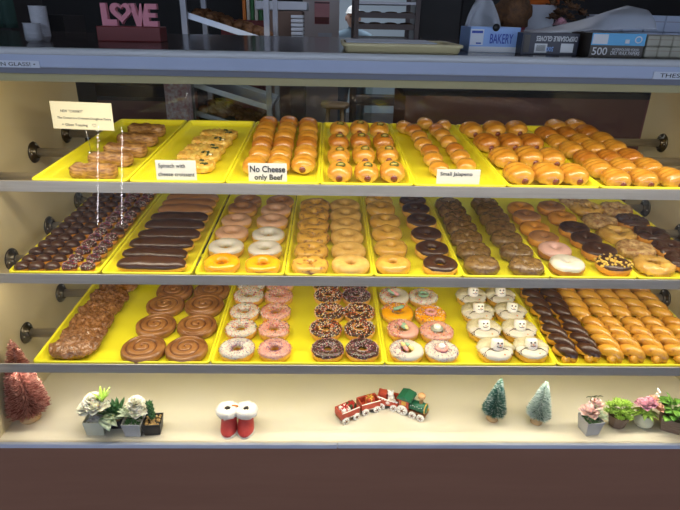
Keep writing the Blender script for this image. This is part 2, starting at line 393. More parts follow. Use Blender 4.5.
# ---------------------------------------------------------------- trays
def rrect(w, d, r, n=5):
    pts = []
    for cx, cy, a0 in ((w/2-r, -d/2+r, -PI/2), (w/2-r, d/2-r, 0), (-w/2+r, d/2-r, PI/2), (-w/2+r, -d/2+r, PI)):
        for i in range(n+1):
            a = a0+PI/2*i/n; pts.append((cx+r*math.cos(a), cy+r*math.sin(a)))
    return pts
def tray_mesh(w, d, h=.022, mat='tray_yellow'):
    rings = [(0.010, 0, .008), (.0065, .004, .010), (.0045, .013, .012), (0, .0150, .013), (0, .0195, .013), (.001, .0215, .013), (.004, .022, .012), (.0068, .0205, .011), (.0085, .016, .010), (.0125, .006, .009), (.018, .0035, .008)]
    b = MB(); n = None; vs = []
    for ins, z, r in rings:
        p = rrect(w-2*ins, d-2*ins, r); n = len(p)
        vs += [(x, y+d/2, z*h/.022) for x, y in p]
    fs = [(i*n+k, i*n+(k+1) % n, (i+1)*n+(k+1) % n, (i+1)*n+k) for i in range(len(rings)-1) for k in range(n)]
    fs.append(tuple(range(n-1, -1, -1))); fs.append(tuple((len(rings)-1)*n+k for k in range(n)))
    b.add(vs, fs); me = b.mesh('tray', mat)
    return me
TM = {1: tray_mesh(SP-.002, DEP), 2: tray_mesh(2*SP-.002, DEP)}
Rt = Matrix.Rotation(TILT, 3, 'X')
def tray_place(o, k, x):      # centre x; tray base so that its lip lies on the shelf plane
    yf, zl, _ = SH[k]
    o.location = Vector((x, yf, zl))+Rt @ Vector((0, 0, -.022)); o.rotation_euler = (TILT, 0, 0)
TL = [['yellow tray of five cinnamon croissant bars', 'yellow tray of spinach and cheese croissants', 'yellow tray of sausage buns behind the No Cheese card',
       'yellow tray of twelve sausage buns topped with jalapeno', 'yellow tray of buns behind the Small Jalapeno card', 'yellow tray of large sausage buns right of Small Jalapeno card', 'yellow tray of rolled buns beside the top right wall'],
      ['yellow tray of mini chocolate pastries on the middle shelf', 'yellow tray of long chocolate bars', 'yellow tray with orange and white iced rings', 'yellow tray of cinnamon-speckled and sugared rings',
       'yellow tray of glazed rings beside chocolate rings', 'yellow tray of dark glazed cake rings', 'yellow tray with a nut-topped chocolate ring in front', 'yellow tray of knobbly crullers at the right wall'],
      ['wide yellow tray of apple fritters and cinnamon rolls', 'wide yellow tray of rings under pink, white and chocolate sprinkles', 'wide yellow tray with snowman doughnuts', 'wide yellow tray of chocolate and golden twists']]
FX = [[27.8, 127.5, 224.7, 320, 413.3, 508.3, 600.5, 695], [5.5, 99.3, 192, 286, 373, 462.6, 550, 638, 726], [30, 211.5, 383.5, 555.6, 728]]
FY = [[176.7, 180, 182.7, 184.1, 185, 186.8, 188, 189], [271, 273.2, 274.3, 275.9, 276.5, 276.5, 276.5, 276.5, 276.5], [364, 364.5, 364.5, 364, 363.5]]
def front_x(k, i):
    return ony(FX[k][i], FY[k][i], SH[k][0]).x
tc_ = {}; last = {}
for k in range(3):
    for i, lb in enumerate(TL[k]):
        m_ = 2 if k == 2 else 1
        o = link('bakery_tray', TM[m_]); xc = max((front_x(k, i)+front_x(k, i+1))/2, last.get(k, -9)+SP*m_-.0015); last[k] = xc; tray_place(o, k, xc); tag(o, lb, 'tray', 'yellow bakery trays on the %s shelf' % names[k])

NRM = Rt @ Vector((0, 0, 1))
def on_tray(k, px, py, hc):
    """point on the tray floor of shelf k whose point hc above it is seen at px, py"""
    yf, zl, _ = SH[k]
    P0 = Vector((0, yf, zl)) + NRM*(-.0185+hc)
    d = ray(px, py); t = (P0-CAM).dot(NRM)/d.dot(NRM)
    return CAM+d*t-NRM*hc
def put(o, P, rz=0, extra=None, s=1):
    M = Matrix.Rotation(TILT, 3, 'X') @ Matrix.Rotation(rz, 3, 'Z')
    if extra: M = M @ extra
    o.location = P; o.rotation_euler = M.to_euler(); o.scale = (s, s, s)

# ---------------------------------------------------------------- pastry prototypes
def nz(p, f, seed=0): return noise.noise(Vector(p)*f+Vector((seed*7.3, seed*3.1, seed*1.7)))
class Ring:
    def __init__(s, R=.0285, a=.0175, b=.0155, seed=0, lump=.0012, lf=45, squash=.0):
        s.R, s.a, s.b, s.seed, s.lump, s.lf = R, a, b, seed, lump, lf
    def pt(s, u, phi, off=0):
        th = 2*PI*u
        c, sn = math.cos(phi), math.sin(phi)
        e = .85
        cx = math.copysign(abs(c)**e, c); sz = math.copysign(abs(sn)**e, sn)
        d = s.lump*nz((math.cos(th)*.03+.03*math.cos(phi)*math.cos(th), math.sin(th)*.03+.03*math.cos(phi)*math.sin(th), .02*math.sin(phi)), s.lf, s.seed)
        a = s.a+d+off; b_ = s.b+d+off
        rr = s.R*(1+.03*nz((math.cos(th), math.sin(th), 0), 1.3, s.seed))+a*cx
        return Vector((rr*math.cos(th), rr*math.sin(th), s.b+b_*sz))
    def dough(s, n=36, m=16):
        b = MB(); b.surf(lambda u, v: s.pt(u, 2*PI*v), n, m, True, True); return b
    def icing(s, lo=0, hi=180, n=48, m=12, th=.0016, u0=0, u1=1, wav=14):
        b = MB()
        full = (u0 == 0 and u1 == 1)
        def fn(u, v):
            uu = u0+(u1-u0)*u; w = wav*nz((math.cos(2*PI*uu), math.sin(2*PI*uu), v), 2.5, s.seed+3)
            A = math.radians(lo+w*(1-v)); B = math.radians(hi+w*v)
            off = th if 0 < v < 1 else -.0006
            if not full and (u == 0 or u == 1): off = -.0006
            return s.pt(uu, A+(B-A)*v, off)
        b.surf(fn, n, m, full, False); return b
    def sprinkles(s, cnt, cols, L=.0032, r=.0007, u0=0, u1=1, th=.0024, seed=1, lo=18, hi=165):
        rnd = random.Random(seed); b = MB()
        for i in range(cnt):
            u = u0+(u1-u0)*rnd.random(); ph = math.radians(lo+(hi-lo)*rnd.random())
            p = s.pt(u, ph, th); q = s.pt(u+.01, ph, th); w = s.pt(u, ph+.1, th)
            t1 = (q-p).normalized(); t2 = (w-p).normalized(); n_ = t1.cross(t2).normalized()
            a = rnd.random()*PI; t = t1*math.cos(a)+t2*math.sin(a); sd = n_.cross(t)
            vs = [p-t*L/2, p+t*L/2, p+sd*r+n_*r*.4, p-sd*r+n_*r*.4, p+n_*r*1.4, p-n_*r]
            b.add(vs, [(0, 2, 4), (2, 1, 4), (1, 3, 4), (3, 0, 4), (2, 0, 5), (1, 2, 5), (3, 1, 5), (0, 3, 5)], rnd.randrange(len(cols)))
        return b

protos = {}
def proto(name, kind, parts):
    """parts: list of (part name, mesh, list of sub-parts, stuff flag)"""
    root = empty(kind)
    for pn, me, subs, st in parts:
        o = link(pn, me, root)
        if st: o['kind'] = 'stuff'
        for sn, sm in subs: link(sn, sm, o)
    reg(root); root['fresh'] = 1
    protos[name] = root
    return root
used_p = {}
def take(name):
    r = protos[name]
    if name not in used_p: used_p[name] = 1; return r
    return copy_tree(r)

RAIN = ['sp_red', 'sp_orange', 'sp_yellow', 'sp_green', 'sp_pink', 'sp_white', 'sp_purple']
MIXP = ['sp_blue', 'sp_white', 'sp_pink', 'sp_purple', 'sp_red', 'sp_purple', 'sp_blue']
def ring_proto(name, dough='dough_ring', icing=None, spr=None, cnt=0, seed=0, R=.0285, a=.0175, b=.0155, lo=-5, hi=190, lump=.0012, lf=45, L=.0032, u0=0, u1=1, iname='icing'):
    r = Ring(R, a, b, seed, lump, lf); parts = [('dough', r.dough().mesh('dough', dough), [], False)]
    if icing: parts.append((iname, r.icing(lo, hi).mesh(iname, icing), [], False))
    if spr: parts.append(('sprinkles', r.sprinkles(cnt, spr, u0=u0, u1=u1, seed=seed+5, L=L, r=L*.24).mesh('sprinkles', spr, False), [], True))
    proto(name, 'ring_doughnut', parts); return r

for v in (0, 1):
    s = str(v)
    ring_proto('orange'+s, icing='icing_orange', seed=1+v, R=.0335, a=.0160, b=.0155, lo=12)
    ring_proto('white'+s, icing='icing_white', seed=3+v, R=.0335, a=.0160, b=.0155, lo=12)
    ring_proto('palepink'+s, icing='icing_palepink', seed=5+v, R=.0335, a=.0160, b=.0155, lo=12)
    ring_proto('maple'+s, icing='maple', seed=7+v, R=.0335, a=.0160, b=.0155, lo=12)  # brown icing stands for the dark glass reflection over the rear rings
    ring_proto('cinn'+s, dough='dough_cinnamon', seed=9+v, R=.030, a=.0205, b=.0165, lump=.003)
    ring_proto('sugar'+s, dough='dough_sugar', seed=11+v, R=.031, a=.0200, b=.0165)
    ring_proto('glazed'+s, dough='dough_glazed', seed=13+v, R=.0285, a=.0205, b=.0165, lump=.003)
    ring_proto('chocring'+s, icing='choc', seed=15+v, R=.0320, a=.0165, lo=16, hi=185)
    ring_proto('cake'+s, dough='dough_cake', seed=17+v, R=.0245, a=.0220, b=.0180, lump=.005, lf=60)
    ring_proto('brownring'+s, dough='dough_orange', icing='maple' if v else None, seed=21+v, R=.026, a=.0205, b=.016, lo=30, hi=180)
    ring_proto('knob'+s, dough='dough_cracked', seed=23+v, R=.034, a=.0205, b=.015, lump=.010, lf=120)
    ring_proto('nutty'+s, dough='dough_nut', seed=25+v, R=.033, a=.0215, b=.015, lump=.006, lf=80)
    ring_proto('chocknob'+s, dough='dough_orange', icing='choc', seed=27+v, R=.034, a=.021, b=.015, lump=.007, lf=70, lo=15, hi=190)
    ring_proto('wspr'+s, icing='icing_white', spr=RAIN, cnt=360, seed=31+v, L=.0050, lo=16, R=.0320, a=.0165)
    ring_proto('wspr_f'+s, icing='icing_white', spr=MIXP, cnt=480, seed=33+v, L=.0036, lo=16, R=.0320, a=.0165)
    ring_proto('pspr'+s, icing='icing_pink', spr=RAIN, cnt=360, seed=35+v, L=.0050, lo=16, R=.0320, a=.0165)
    ring_proto('pspr_f'+s, icing='icing_pink', spr=MIXP, cnt=480, seed=37+v, L=.0036, lo=16, R=.0320, a=.0165)
    ring_proto('cspr'+s, icing='choc', spr=['sp_white', 'sp_white', 'sp_red', 'sp_orange', 'sp_yellow'], cnt=420, seed=39+v, L=.0050, lo=16, R=.0320, a=.0165)
    ring_proto('cspr_f'+s, icing='choc', spr=['sp_white', 'sp_pink', 'sp_purple', 'sp_white'], cnt=480, seed=41+v, L=.0036, lo=16, R=.0320, a=.0165)
ring_proto('rose0', dough='dough_brown', icing='icing_rose', seed=51, R=.0265, a=.0215, b=.017, lo=12)
ring_proto('vanilla0', dough='dough_brown', icing='icing_white', seed=52, R=.0265, a=.0215, b=.017, lo=12)
ring_proto('chocbrown0', dough='dough_orange', icing='choc', seed=53, R=.0265, a=.0215, b=.017, lo=15)
ring_proto('chocbrown1', dough='dough_orange', icing='choc', seed=54, R=.0265, a=.0215, b=.017, lo=15)
# chopped nuts on chocolate
r_ = Ring(.0265, .0215, .017, 55)
nb = MB(); rnd = random.Random(3)
for i in range(80):
    p = r_.pt(rnd.random(), math.radians(20+140*rnd.random()), .0026); sz = .0028+.0020*rnd.random()
    nb.box(p, (sz*1.5, sz, sz), M=None)
proto('nutchoc0', 'ring_doughnut', [('dough', r_.dough().mesh('dough', 'dough_orange'), [], False), ('icing', r_.icing(15, 185).mesh('icing', 'choc'), [], False), ('chopped_nuts', nb.mesh('chopped_nuts', 'nut_yellow', False), [], True)])
# gummy doughnuts
def gummy_proto(name, icing, cols, seed, gums, Lr=.0046, rng=(.2, .72)):
    r = Ring(.0320, .0165, .0155, seed)
    parts = [('dough', r.dough().mesh('dough', 'dough_ring'), [], False), ('icing', r.icing(12, 185).mesh('icing', icing), [], False),
             ('sprinkles', r.sprinkles(300, cols, u0=rng[0], u1=rng[1], seed=seed, L=Lr, r=Lr*.25).mesh('sprinkles', cols, False), [], True)]
    for gi, (c1, c2, x, y, ang, ln) in enumerate(gums):
        g = MB(); d = Vector((math.cos(ang), math.sin(ang), .25)); p = Vector((x, y, .034))
        n = 9; pts = [p+d*(ln*(i/(n-1)-.5)) for i in range(n)]
        rr = [.0055*math.sqrt(max(.05, 1-(2*i/(n-1)-1)**6))*(1+.08*math.sin(i*2.5)) for i in range(n)]
        g.tube(pts[:5], rr[:5], 10, 0); g.tube(pts[4:], rr[4:], 10, 1)
        parts.append(('gummy_candy', g.mesh('gummy_candy', [c1, c2]), [], False))
    proto(name, 'ring_doughnut', parts)
gummy_proto('gum0', 'icing_white', MIXP, 61, [('gummy_pink', 'gummy_yellow', -.006, .002, 2.0, .036), ('gummy_yellow', 'gummy_green', .008, .003, 2.2, .034)], .0034)
gummy_proto('gum1', 'icing_pink', RAIN, 62, [('gummy_green', 'gummy_pink', -.004, .004, 2.3, .034), ('gummy_yellow', 'gummy_green', .006, .001, 2.1, .03)])
gummy_proto('gum2', 'icing_orange', RAIN, 63, [('gummy_green', 'gummy_green', .004, .008, .2, .034)], rng=(.08, .48))
gummy_proto('gum3', 'icing_white', RAIN, 64, [('gummy_pink', 'gummy_pink', .0, .004, 2.4, .034), ('gummy_green', 'gummy_green', -.010, .008, 2.4, .03)])
def candy_proto(name, icing, cols, seed, ringmat, top, Lr=.0046, cnt=320):
    r = Ring(.0320, .0165, .0155, seed)
    parts = [('dough', r.dough().mesh('dough', 'dough_ring'), [], False), ('icing', r.icing(12, 185).mesh('icing', icing), [], False),
             ('sprinkles', r.sprinkles(cnt, cols, seed=seed, L=Lr, r=Lr*.25).mesh('sprinkles', cols, False), [], True)]
    g = MB(); g.tube([(.0135*math.cos(2*PI*i/20), .002+.0135*math.sin(2*PI*i/20), .031) for i in range(20)], .0048, 8, closed=True)
    parts.append(('gummy_ring', g.mesh('gummy_ring', ringmat), [], False))
    if top:
        h = MB(); h.lathe([(.0, .026), (.009, .027), (.010, .030), (.010, .040), (.008, .043), (0, .0435)], 16, (0, .002, 0))
        e = MB()
        for ex in (-.003, .003): e.ball((ex, -.0005, .0432), .0010, 6)
        e.ball((0, -.004, .0430), (.0022, .0008, .0007), 6)
        parts.append(('marshmallow', h.mesh('marshmallow', 'marshmallow'), [('face_marks', e.mesh('face_marks', 'sp_pink'))], False))
    proto(name, 'ring_doughnut', parts)
candy_proto('candy0', 'icing_white', MIXP, 71, 'gummy_pink', True, .0034, 460)
candy_proto('candy1', 'icing_pink', RAIN, 72, 'gummy_grey', True, .0046, 240)
candy_proto('candy2', 'icing_orange', ['sp_white', 'sp_red', 'sp_orange', 'sp_white', 'sp_purple'], 73, 'gummy_pink', False)
candy_proto('candy3', 'icing_white', RAIN, 74, 'gummy_green', False)
# snowman doughnuts
def snowman(name, seed, hx, hrot):
    r = Ring(.030, .0185, .0165, seed)
    parts = [('dough', r.dough().mesh('dough', 'dough_glazed'), [], False), ('icing', r.icing(18, 185).mesh('icing', 'icing_white'), [], False)]
    c = MB(); rr2 = Ring(.030, .0185, .0165, seed, .003, 120)
    def fn(u, v):
        uu = -.02+(.54)*u; A = math.radians(12+160*v); off = .0062 if 0 < v < 1 and 0 < u < 1 else -.0005
        p = rr2.pt(uu, A, off+.0045*nz((u*45, v*16, 0), 1, seed) if off > 0 else off); return p
    c.surf(fn, 40, 12, False, False); parts.append(('coconut_crust', c.mesh('coconut_crust', 'coconut'), [], False))
    H = Matrix.Translation((hx, -.004, .027)) @ Matrix.Scale(1.28, 4) @ Matrix.Rotation(hrot, 4, 'Y') @ Matrix.Rotation(math.radians(-24), 4, 'X')
    h = MB(); h.lathe([(0, -.004), (.0115, .0005), (.0135, .003), (.0135, .020), (.0115, .0235), (0, .024)], 20, M=H)
    e = MB()
    for ex in (-.0042, .0042): e.ball((ex, -.0134, .0172), .0021, 8, M=H)
    e.tube([(x_, -.0136+.08*x_*x_*10, .0085+45*x_*x_) for x_ in [(-.006+.0015*i) for i in range(9)]], .0008, 6, M=H)
    n_ = MB(); n_.tube([(0, -.0125, .0125), (.0015, -.0165, .0118)], [.0014, .0005], 8, M=H)
    parts.append(('marshmallow_head', h.mesh('marshmallow_head', 'marshmallow'), [('eyes_and_smile', e.mesh('eyes_and_smile', 'choc')), ('carrot_nose', n_.mesh('carrot_nose', 'sp_orange'))], False))
    for sx in (-1, 1):
        a = MB(); zt = .0355
        P = [(sx*.010, -.010, zt), (sx*.022, -.012, zt+.001), (sx*.034, -.019, zt-.003), (sx*.042, -.029, zt-.012)]
        a.tube(P, .0013, 6)
        a.tube([(sx*.034, -.019, zt-.003), (sx*.044, -.021, zt-.011)], .0012, 6); a.tube([(sx*.034, -.019, zt-.003), (sx*.036, -.031, zt-.008)], .0012, 6)
        parts.append(('chocolate_arm', a.mesh('chocolate_arm', 'choc'), [], False))
    q = MB(); q.ball((.014, -.034, .0335), (.0026, .0026, .0018), 8); parts.append(('candy_button', q.mesh('candy_button', 'sp_orange'), [], False))
    proto(name, 'snowman_doughnut', parts)
snowman('snow0', 81, .002, .12); snowman('snow1', 82, -.001, -.05); snowman('snow2', 83, 0, .02)

# sausage buns: barrel along y, rolled ridges, sausage tip at the near end
def bun_proto(name, seed, L=.044, a=.031, h=.048, dough='dough_bun', saus=True, pepper=False, spiral=4, kind='sausage_bun'):
    def fn(u, v):
        t = -1+2*v; th = 2*PI*u
        k = math.sqrt(max(0, 1-abs(t)**2.6))
        k = .30+.70*k if abs(t) < 1 else .28
        ridge = 1+.055*math.cos((t+.22*math.sin(th))*PI*spiral)*(1-.3*abs(t))
        x = a*k*ridge*math.cos(th); z = h/2*(1+k*ridge*math.sin(th)*(.98 if math.sin(th) > 0 else .96))
        d = .0018*nz((x, t*.03, z), 40, seed)
        if z < 0.001: z = .001
        return Vector((x+d, L*t, z+d))
    b = MB(); b.surf(fn, 24, 22, True, False, capv=True)
    me = b.mesh('dough', dough); parts = [('dough', me, [], False)]
    if saus:
        s_ = MB(); n = 12; pts = [(0, -L-.002+(2*L+.004)*i/(n-1), h*.40) for i in range(n)]
        s_.tube(pts, [.0105*math.sqrt(max(.08, 1-abs(2*i/(n-1)-1)**10)) if 0 < i < n-1 else .0085 for i in range(n)], 12)
        parts.append(('sausage', s_.mesh('sausage', 'sausage'), [], False))
    if pepper:
        p_ = MB(); p_.tube([(.0105*math.cos(2*PI*i/16)+.002, -.014+.0085*math.sin(2*PI*i/16), h+.0012-.002*abs(math.cos(2*PI*i/16))-.0018+.002*math.sin(2*PI*i/16)) for i in range(16)], .0021, 6, closed=True)
        c_ = MB(); c_.ball((.002, -.012, h-.001), (.0075, .005, .0016), 10)
        parts.append(('jalapeno_slice', p_.mesh('jalapeno_slice', 'jalapeno'), [('pale_centre', c_.mesh('pale_centre', 'pepper_centre'))], False))
    proto(name, kind, parts)
for v in range(3):
    dk = 'dough_bun_dark' if v == 2 else 'dough_bun'
    bun_proto('bunA%d' % v, 90+v, L=.036, a=.0315, h=.050, dough=dk)
    bun_proto('bunJ%d' % v, 94+v, L=.040, a=.0315, h=.052, dough=dk, pepper=True)
    bun_proto('bunS%d' % v, 98+v, L=.031, a=.027, h=.042, dough=dk, saus=False, kind='jalapeno_bun', spiral=2)
    bun_proto('bunB%d' % v, 102+v, L=.047, a=.0355, h=.054, dough=dk)
    bun_proto('bunC%d' % v, 106+v, L=.044, a=.0350, h=.052, dough=dk, spiral=5)

# long bars
def bar_dough(Lx, ay, h, seed, n=26, m=30, lump=.002):
    b = MB()
    def fn(u, v):
        t = -1+2*v; th = 2*PI*u
        k = max(.04, (1-abs(t)**(5 if Lx > .03 else 2.3)))**.5
        y = ay*k*math.copysign(abs(math.cos(th))**.8, math.cos(th)); z = h/2*(1+k*math.copysign(abs(math.sin(th))**.8, math.sin(th)))
        d = lump*nz((Lx*t, y, z), 30, seed)
        return Vector((Lx*t, y+d, z+d))
    b.surf(fn, n, m, True, False, capv=True); return b.mesh('dough', 'dough_ring')
for v in (0, 1):
    d = bar_dough(.092, .0285, .036, 110+v)
    proto('chocbar%d' % v, 'iced_bar', [('dough', d, [], False), ('icing', cap_mesh(d, 'icing', 'choc', .0165, .0014), [], False)])
    proto('maplebar%d' % v, 'iced_bar', [('dough', d, [], False), ('icing', cap_mesh(d, 'icing', 'maple', .0165, .0014), [], False)])
    d = bar_dough(.0190, .0185, .030, 120+v, 18, 14, .001); d.materials.clear(); d.materials.append(MATS['dough_orange'])
    ic = cap_mesh(d, 'icing', 'choc', .0128, .0012, .004)
    proto('mini%d' % v, 'mini_pastry', [('dough', d, [], False), ('icing', ic, [], False)])
    sb = MB(); rnd = random.Random(v); cols = ['sp_white', 'sp_white', 'sp_pink', 'sp_red', 'sp_purple']
    vs_ = [vv for vv in ic.vertices if vv.co.z > .019]
    for i in range(120):
        vv = rnd.choice(vs_); p = Vector(vv.co)+Vector((rnd.uniform(-.0015, .0015), rnd.uniform(-.0015, .0015), .0009)); a = rnd.random()*PI; t = Vector((math.cos(a), math.sin(a), 0))*.0019; sd = Vector((-t.y, t.x, 0))*.35; up = Vector((0, 0, .0010))
        sb.add([p-t, p+t, p+sd, p-sd, p+up, p-up], [(0, 2, 4), (2, 1, 4), (1, 3, 4), (3, 0, 4), (2, 0, 5), (1, 2, 5), (3, 1, 5), (0, 3, 5)], rnd.randrange(5))
    proto('minispr%d' % v, 'mini_pastry', [('dough', d, [], False), ('icing', ic, [], False), ('sprinkles', sb.mesh('sprinkles', cols, False), [], True)])
# croissant bars: laminated slab
def slab(name, seed, X, Y, H, mat, kind, lattice=False):
    b = MB()
    def fn(u, v):
        t = -1+2*v; th = 2*PI*u
        k = max(.03, 1-abs(t)**8)**.4
        cy = math.copysign(abs(math.cos(th))**.45, math.cos(th)); cz = math.copysign(abs(math.sin(th))**.55, math.sin(th))
        y = Y*k*cy*(1+.03*nz((t*2, 0, 0), 1, seed)); z = H/2*(1+k*cz)
        x = X*t
        lay = .0014*math.sin(z*1500+3*nz((x, y, z), 20, seed)) if abs(cz) < .9 else 0
        if abs(cz) < .9 and not lattice: lay *= 1.2
        d = .0045*nz((x, y, z), 70, seed)
        if lattice and cz > 0.3: d += .0030*(max(0, math.cos((x+y)*330))**2+max(0, math.cos((x-y)*330))**2)-.002
        return Vector((x+.0*d, y+lay*math.copysign(1, cy)+d*.5, max(.0005, z+d*cz)))
    b.surf(fn, 44 if lattice else 32, 46 if lattice else 30, True, False, capv=True)
    parts = [('pastry', b.mesh('pastry', mat), [], False)]
    if lattice:
        s_ = MB(); rnd = random.Random(seed)
        for (cx, cy) in ((X*.62, -Y*.35), (X*.25, .3*Y)):
            for i in range(7): s_.ball((cx+rnd.uniform(-.008, .008), cy+rnd.uniform(-.005, .005), H+rnd.uniform(-.001, .0020)), (.0060, .0045, .0025), 8, i % 4 == 3)
        parts.append(('spinach_filling', s_.mesh('spinach_filling', ['spinach', 'cheese']), [], False))
    proto(name, kind, parts)
for v in (0, 1):
    slab('crobar%d' % v, 130+v, .063, .024, .037, 'bar_pastry', 'croissant_bar')
    slab('crois%d' % v, 134+v, .060, .034, .024, 'croissant_pastry', 'spinach_croissant', True)
# fritters
for v in range(3):
    b = MB(); sd = 140+v
    def ff(p, sd=sd):
        q = Vector((p.x, p.y, 0)); r = 1+.13*nz((p.x, p.y, 0), 28, sd)
        z = p.z+.006*nz((p.x, p.y, p.z), 55, sd)+.006*nz((p.x, p.y, p.z), 130, sd)+.003*nz((p.x, p.y, p.z), 260, sd)
        return Vector((p.x*r, p.y*r, max(.001, z)))
    b.ball((0, 0, .017), (.068, .056, .018), 84, fn=ff)
    proto('fritter%d' % v, 'apple_fritter', [('dough', b.mesh('dough', 'fritter'), [], False)])
# cinnamon rolls
for v in (0, 1):
    b = MB(); R0 = .0605; H = .025; turns = 3
    def rf(u, v_, sd=150+v):
        if v_ < .12: r = R0*(.93+.07*v_/.12); z = .001+.010*v_/.12
        else:
            t = (v_-.12)/.88; r = R0*(1-t) if t > .12 else R0*(1-.12*(t/.12)**2.2*1.0); z = H if t > .12 else .011+(H-.011)*math.sin(t/.12*PI/2)
            if t > .12:
                ph = (r/R0*turns+u) % 1.0; z = H+.004*(1-r/R0)-.0055*math.exp(-((ph-.5)/.12)**2)
        th = 2*PI*u; d = 1+.04*nz((math.cos(th), math.sin(th), 0), 1.2, sd)
        return Vector((r*d*math.cos(th), r*d*math.sin(th), z+.001*nz((r*math.cos(th), r*math.sin(th), 0), 60, sd)))
    b.surf(rf, 48, 44, True, False, capv=True)
    c = MB(); pts = []; n = 90
    for i in range(n):
        u = i/n*turns*.93+.15; rr = (turns-.5+.0-u)/turns
        if rr < .04 or rr > .88: continue
        th = 2*PI*u; r = R0*rr
        pts.append((r*math.cos(th), r*math.sin(th), H+.004*(1-rr)-.0052))
    # the groove runs where r/R0*turns + u = .5 mod 1
    c.tube(pts, .0026, 6)
    proto('roll%d' % v, 'cinnamon_roll', [('dough', b.mesh('dough', 'roll_dough'), [], False), ('cinnamon_swirl', c.mesh('cinnamon_swirl', 'cinnamon_dark'), [], False)])
# twists, lying along y
def twist(name, seed, L, dough, icing=None):
    b = MB(); turns = 2.0
    for ph in (0, PI):
        pts = []; rr = []; n = 34
        for i in range(n):
            t = i/(n-1); e = min(1, 5*min(t, 1-t)+.30)
            a = 2*PI*turns*t+ph
            pts.append((.0185*math.cos(a)*e, L*(t-.5), .0185+.0100*math.sin(a)*e)); rr.append(.0150*(1+.22*math.sin(a))*math.sqrt(min(1, 9*min(t, 1-t)+.42)))
        b.tube(pts, rr, 14)
    me = b.mesh('dough', dough); parts = [('dough', me, [], False)]
    if icing: parts.append(('icing', cap_mesh(me, 'icing', icing, .019, .0016, .004), [], False))
    proto(name, 'twist_doughnut', parts)
twist('twist0', 160, .205, 'twist_dough'); twist('twist1', 161, .205, 'twist_cinnamon'); twist('ctwist0', 162, .205, 'twist_dough', 'choc')

# ---------------------------------------------------------------- laying out the pastries
ORD = ['front', 'second', 'third', 'fourth', 'fifth', 'sixth', 'seventh', 'eighth', 'ninth', 'tenth', 'eleventh', 'twelfth', 'thirteenth', 'fourteenth', 'fifteenth']
CN = {1: ['only'], 2: ['left', 'right'], 3: ['left', 'middle', 'right'], 4: ['leftmost', 'inner left', 'inner right', 'rightmost'], 5: ['leftmost', 'second', 'middle', 'fourth', 'rightmost']}
def column(k, pts, hc, kinds, desc, colname, tray, cat, group, rz=None, s=1, jit=.08, off=(0, 0, 1), extra=None, nametag='row'):
    """pts are listed from the front row to the back"""
    for i, q in enumerate(pts):
        px, py = off[0]+q[0]/off[2], off[1]+q[1]/off[2]
        kd = kinds[i % len(kinds)] if isinstance(kinds, (list, tuple)) else kinds
        ds = desc[i] if isinstance(desc, (list, tuple)) else desc
        o = take(kd); P = on_tray(k, px, py, hc)
        a = (rz if rz is not None else random.uniform(0, 2*PI))+random.uniform(-jit, jit)
        put(o, P, a, extra, s*random.uniform(.97, 1.03))
        lb = '%s, %s row%s, %s' % (ds, ORD[i], (' of %s column' % colname) if colname else '', tray)
        tag(o, lb, cat, group)

# top shelf
column(0, [(93.9, 171), (111, 159), (125.7, 150), (137.6, 139.5), (146.8, 130)], .018, ['crobar0', 'crobar1'], 'brown layered croissant bar', '', 'top left tray', 'croissant bar', 'croissant bars', rz=-.06)
column(0, [(193.5, 164), (199, 155.5), (205, 148.5), (212, 141), (219, 133.5)], .016, ['crois0', 'crois1'], 'golden spinach croissant', '', 'behind the Spinach card', 'croissant', 'spinach croissants', rz=-.18)
Z6 = (240, 100, 3.7778)
c1 = [(55, 248), (75, 207), (85, 170), (90, 140), (98, 113), (108, 90)]
c2 = [(148, 243), (155, 207), (165, 172), (170, 140), (178, 113), (185, 90)]
c3 = [(240, 243), (248, 205), (252, 170), (257, 143), (258, 115), (257, 95)]
for j, c in enumerate((c1, c2, c3)):
    column(0, c, .024, ['bunA0', 'bunA1', 'bunA2'], 'golden sausage bun', CN[3][j], 'No Cheese card tray', 'sausage bun', 'beef sausage buns', rz=0, off=Z6)
for j, c in enumerate(([(378, 272), (373, 212), (372, 160), (376, 112)], [(478, 272), (467, 210), (455, 158), (452, 108)], [(575, 272), (556, 207), (541, 160), (526, 114)])):
    column(0, c, .026, ['bunJ0', 'bunJ1', 'bunJ2'], 'jalapeno topped sausage bun', CN[3][j], 'tray beside No Cheese card', 'sausage bun', 'jalapeno sausage buns', rz=0, off=Z6)
Z7 = (380, 100, 3.7778)
column(0, [(222, 258), (200, 224), (188, 193), (163, 168), (148, 140), (125, 115), (92, 103)], .021, ['bunS0', 'bunS1', 'bunS2'], 'small jalapeno bun', 'left', 'Small Jalapeno tray', 'jalapeno bun', 'small jalapeno buns', rz=.15, off=Z7)
column(0, [(325, 248), (303, 217), (282, 187), (258, 157), (235, 132), (213, 112), (240, 98)], .021, ['bunS1', 'bunS0', 'bunS2'], 'small jalapeno bun', 'right', 'Small Jalapeno tray', 'jalapeno bun', 'small jalapeno buns', rz=-.15, off=Z7)
o = take('bunS0'); put(o, on_tray(0, 425, 123.5, .021), .2); tag(o, 'small jalapeno bun at the back between the two columns, Small Jalapeno tray', 'jalapeno bun', 'small jalapeno buns')
for j, c in enumerate(([(518.4, 174), (503, 158), (486.3, 142.8), (471, 130)], [(546.7, 174.5), (528, 157), (510, 142.5), (493.8, 129.5)], [(572.8, 174.5), (550.6, 158), (530.8, 142.5), (516, 129)])):
    column(0, c, .026, ['bunB0', 'bunB1', 'bunB2'], 'large glossy sausage bun', CN[3][j], 'second tray from right wall', 'sausage bun', 'large sausage buns', rz=.1, off=(0, 0, 1))
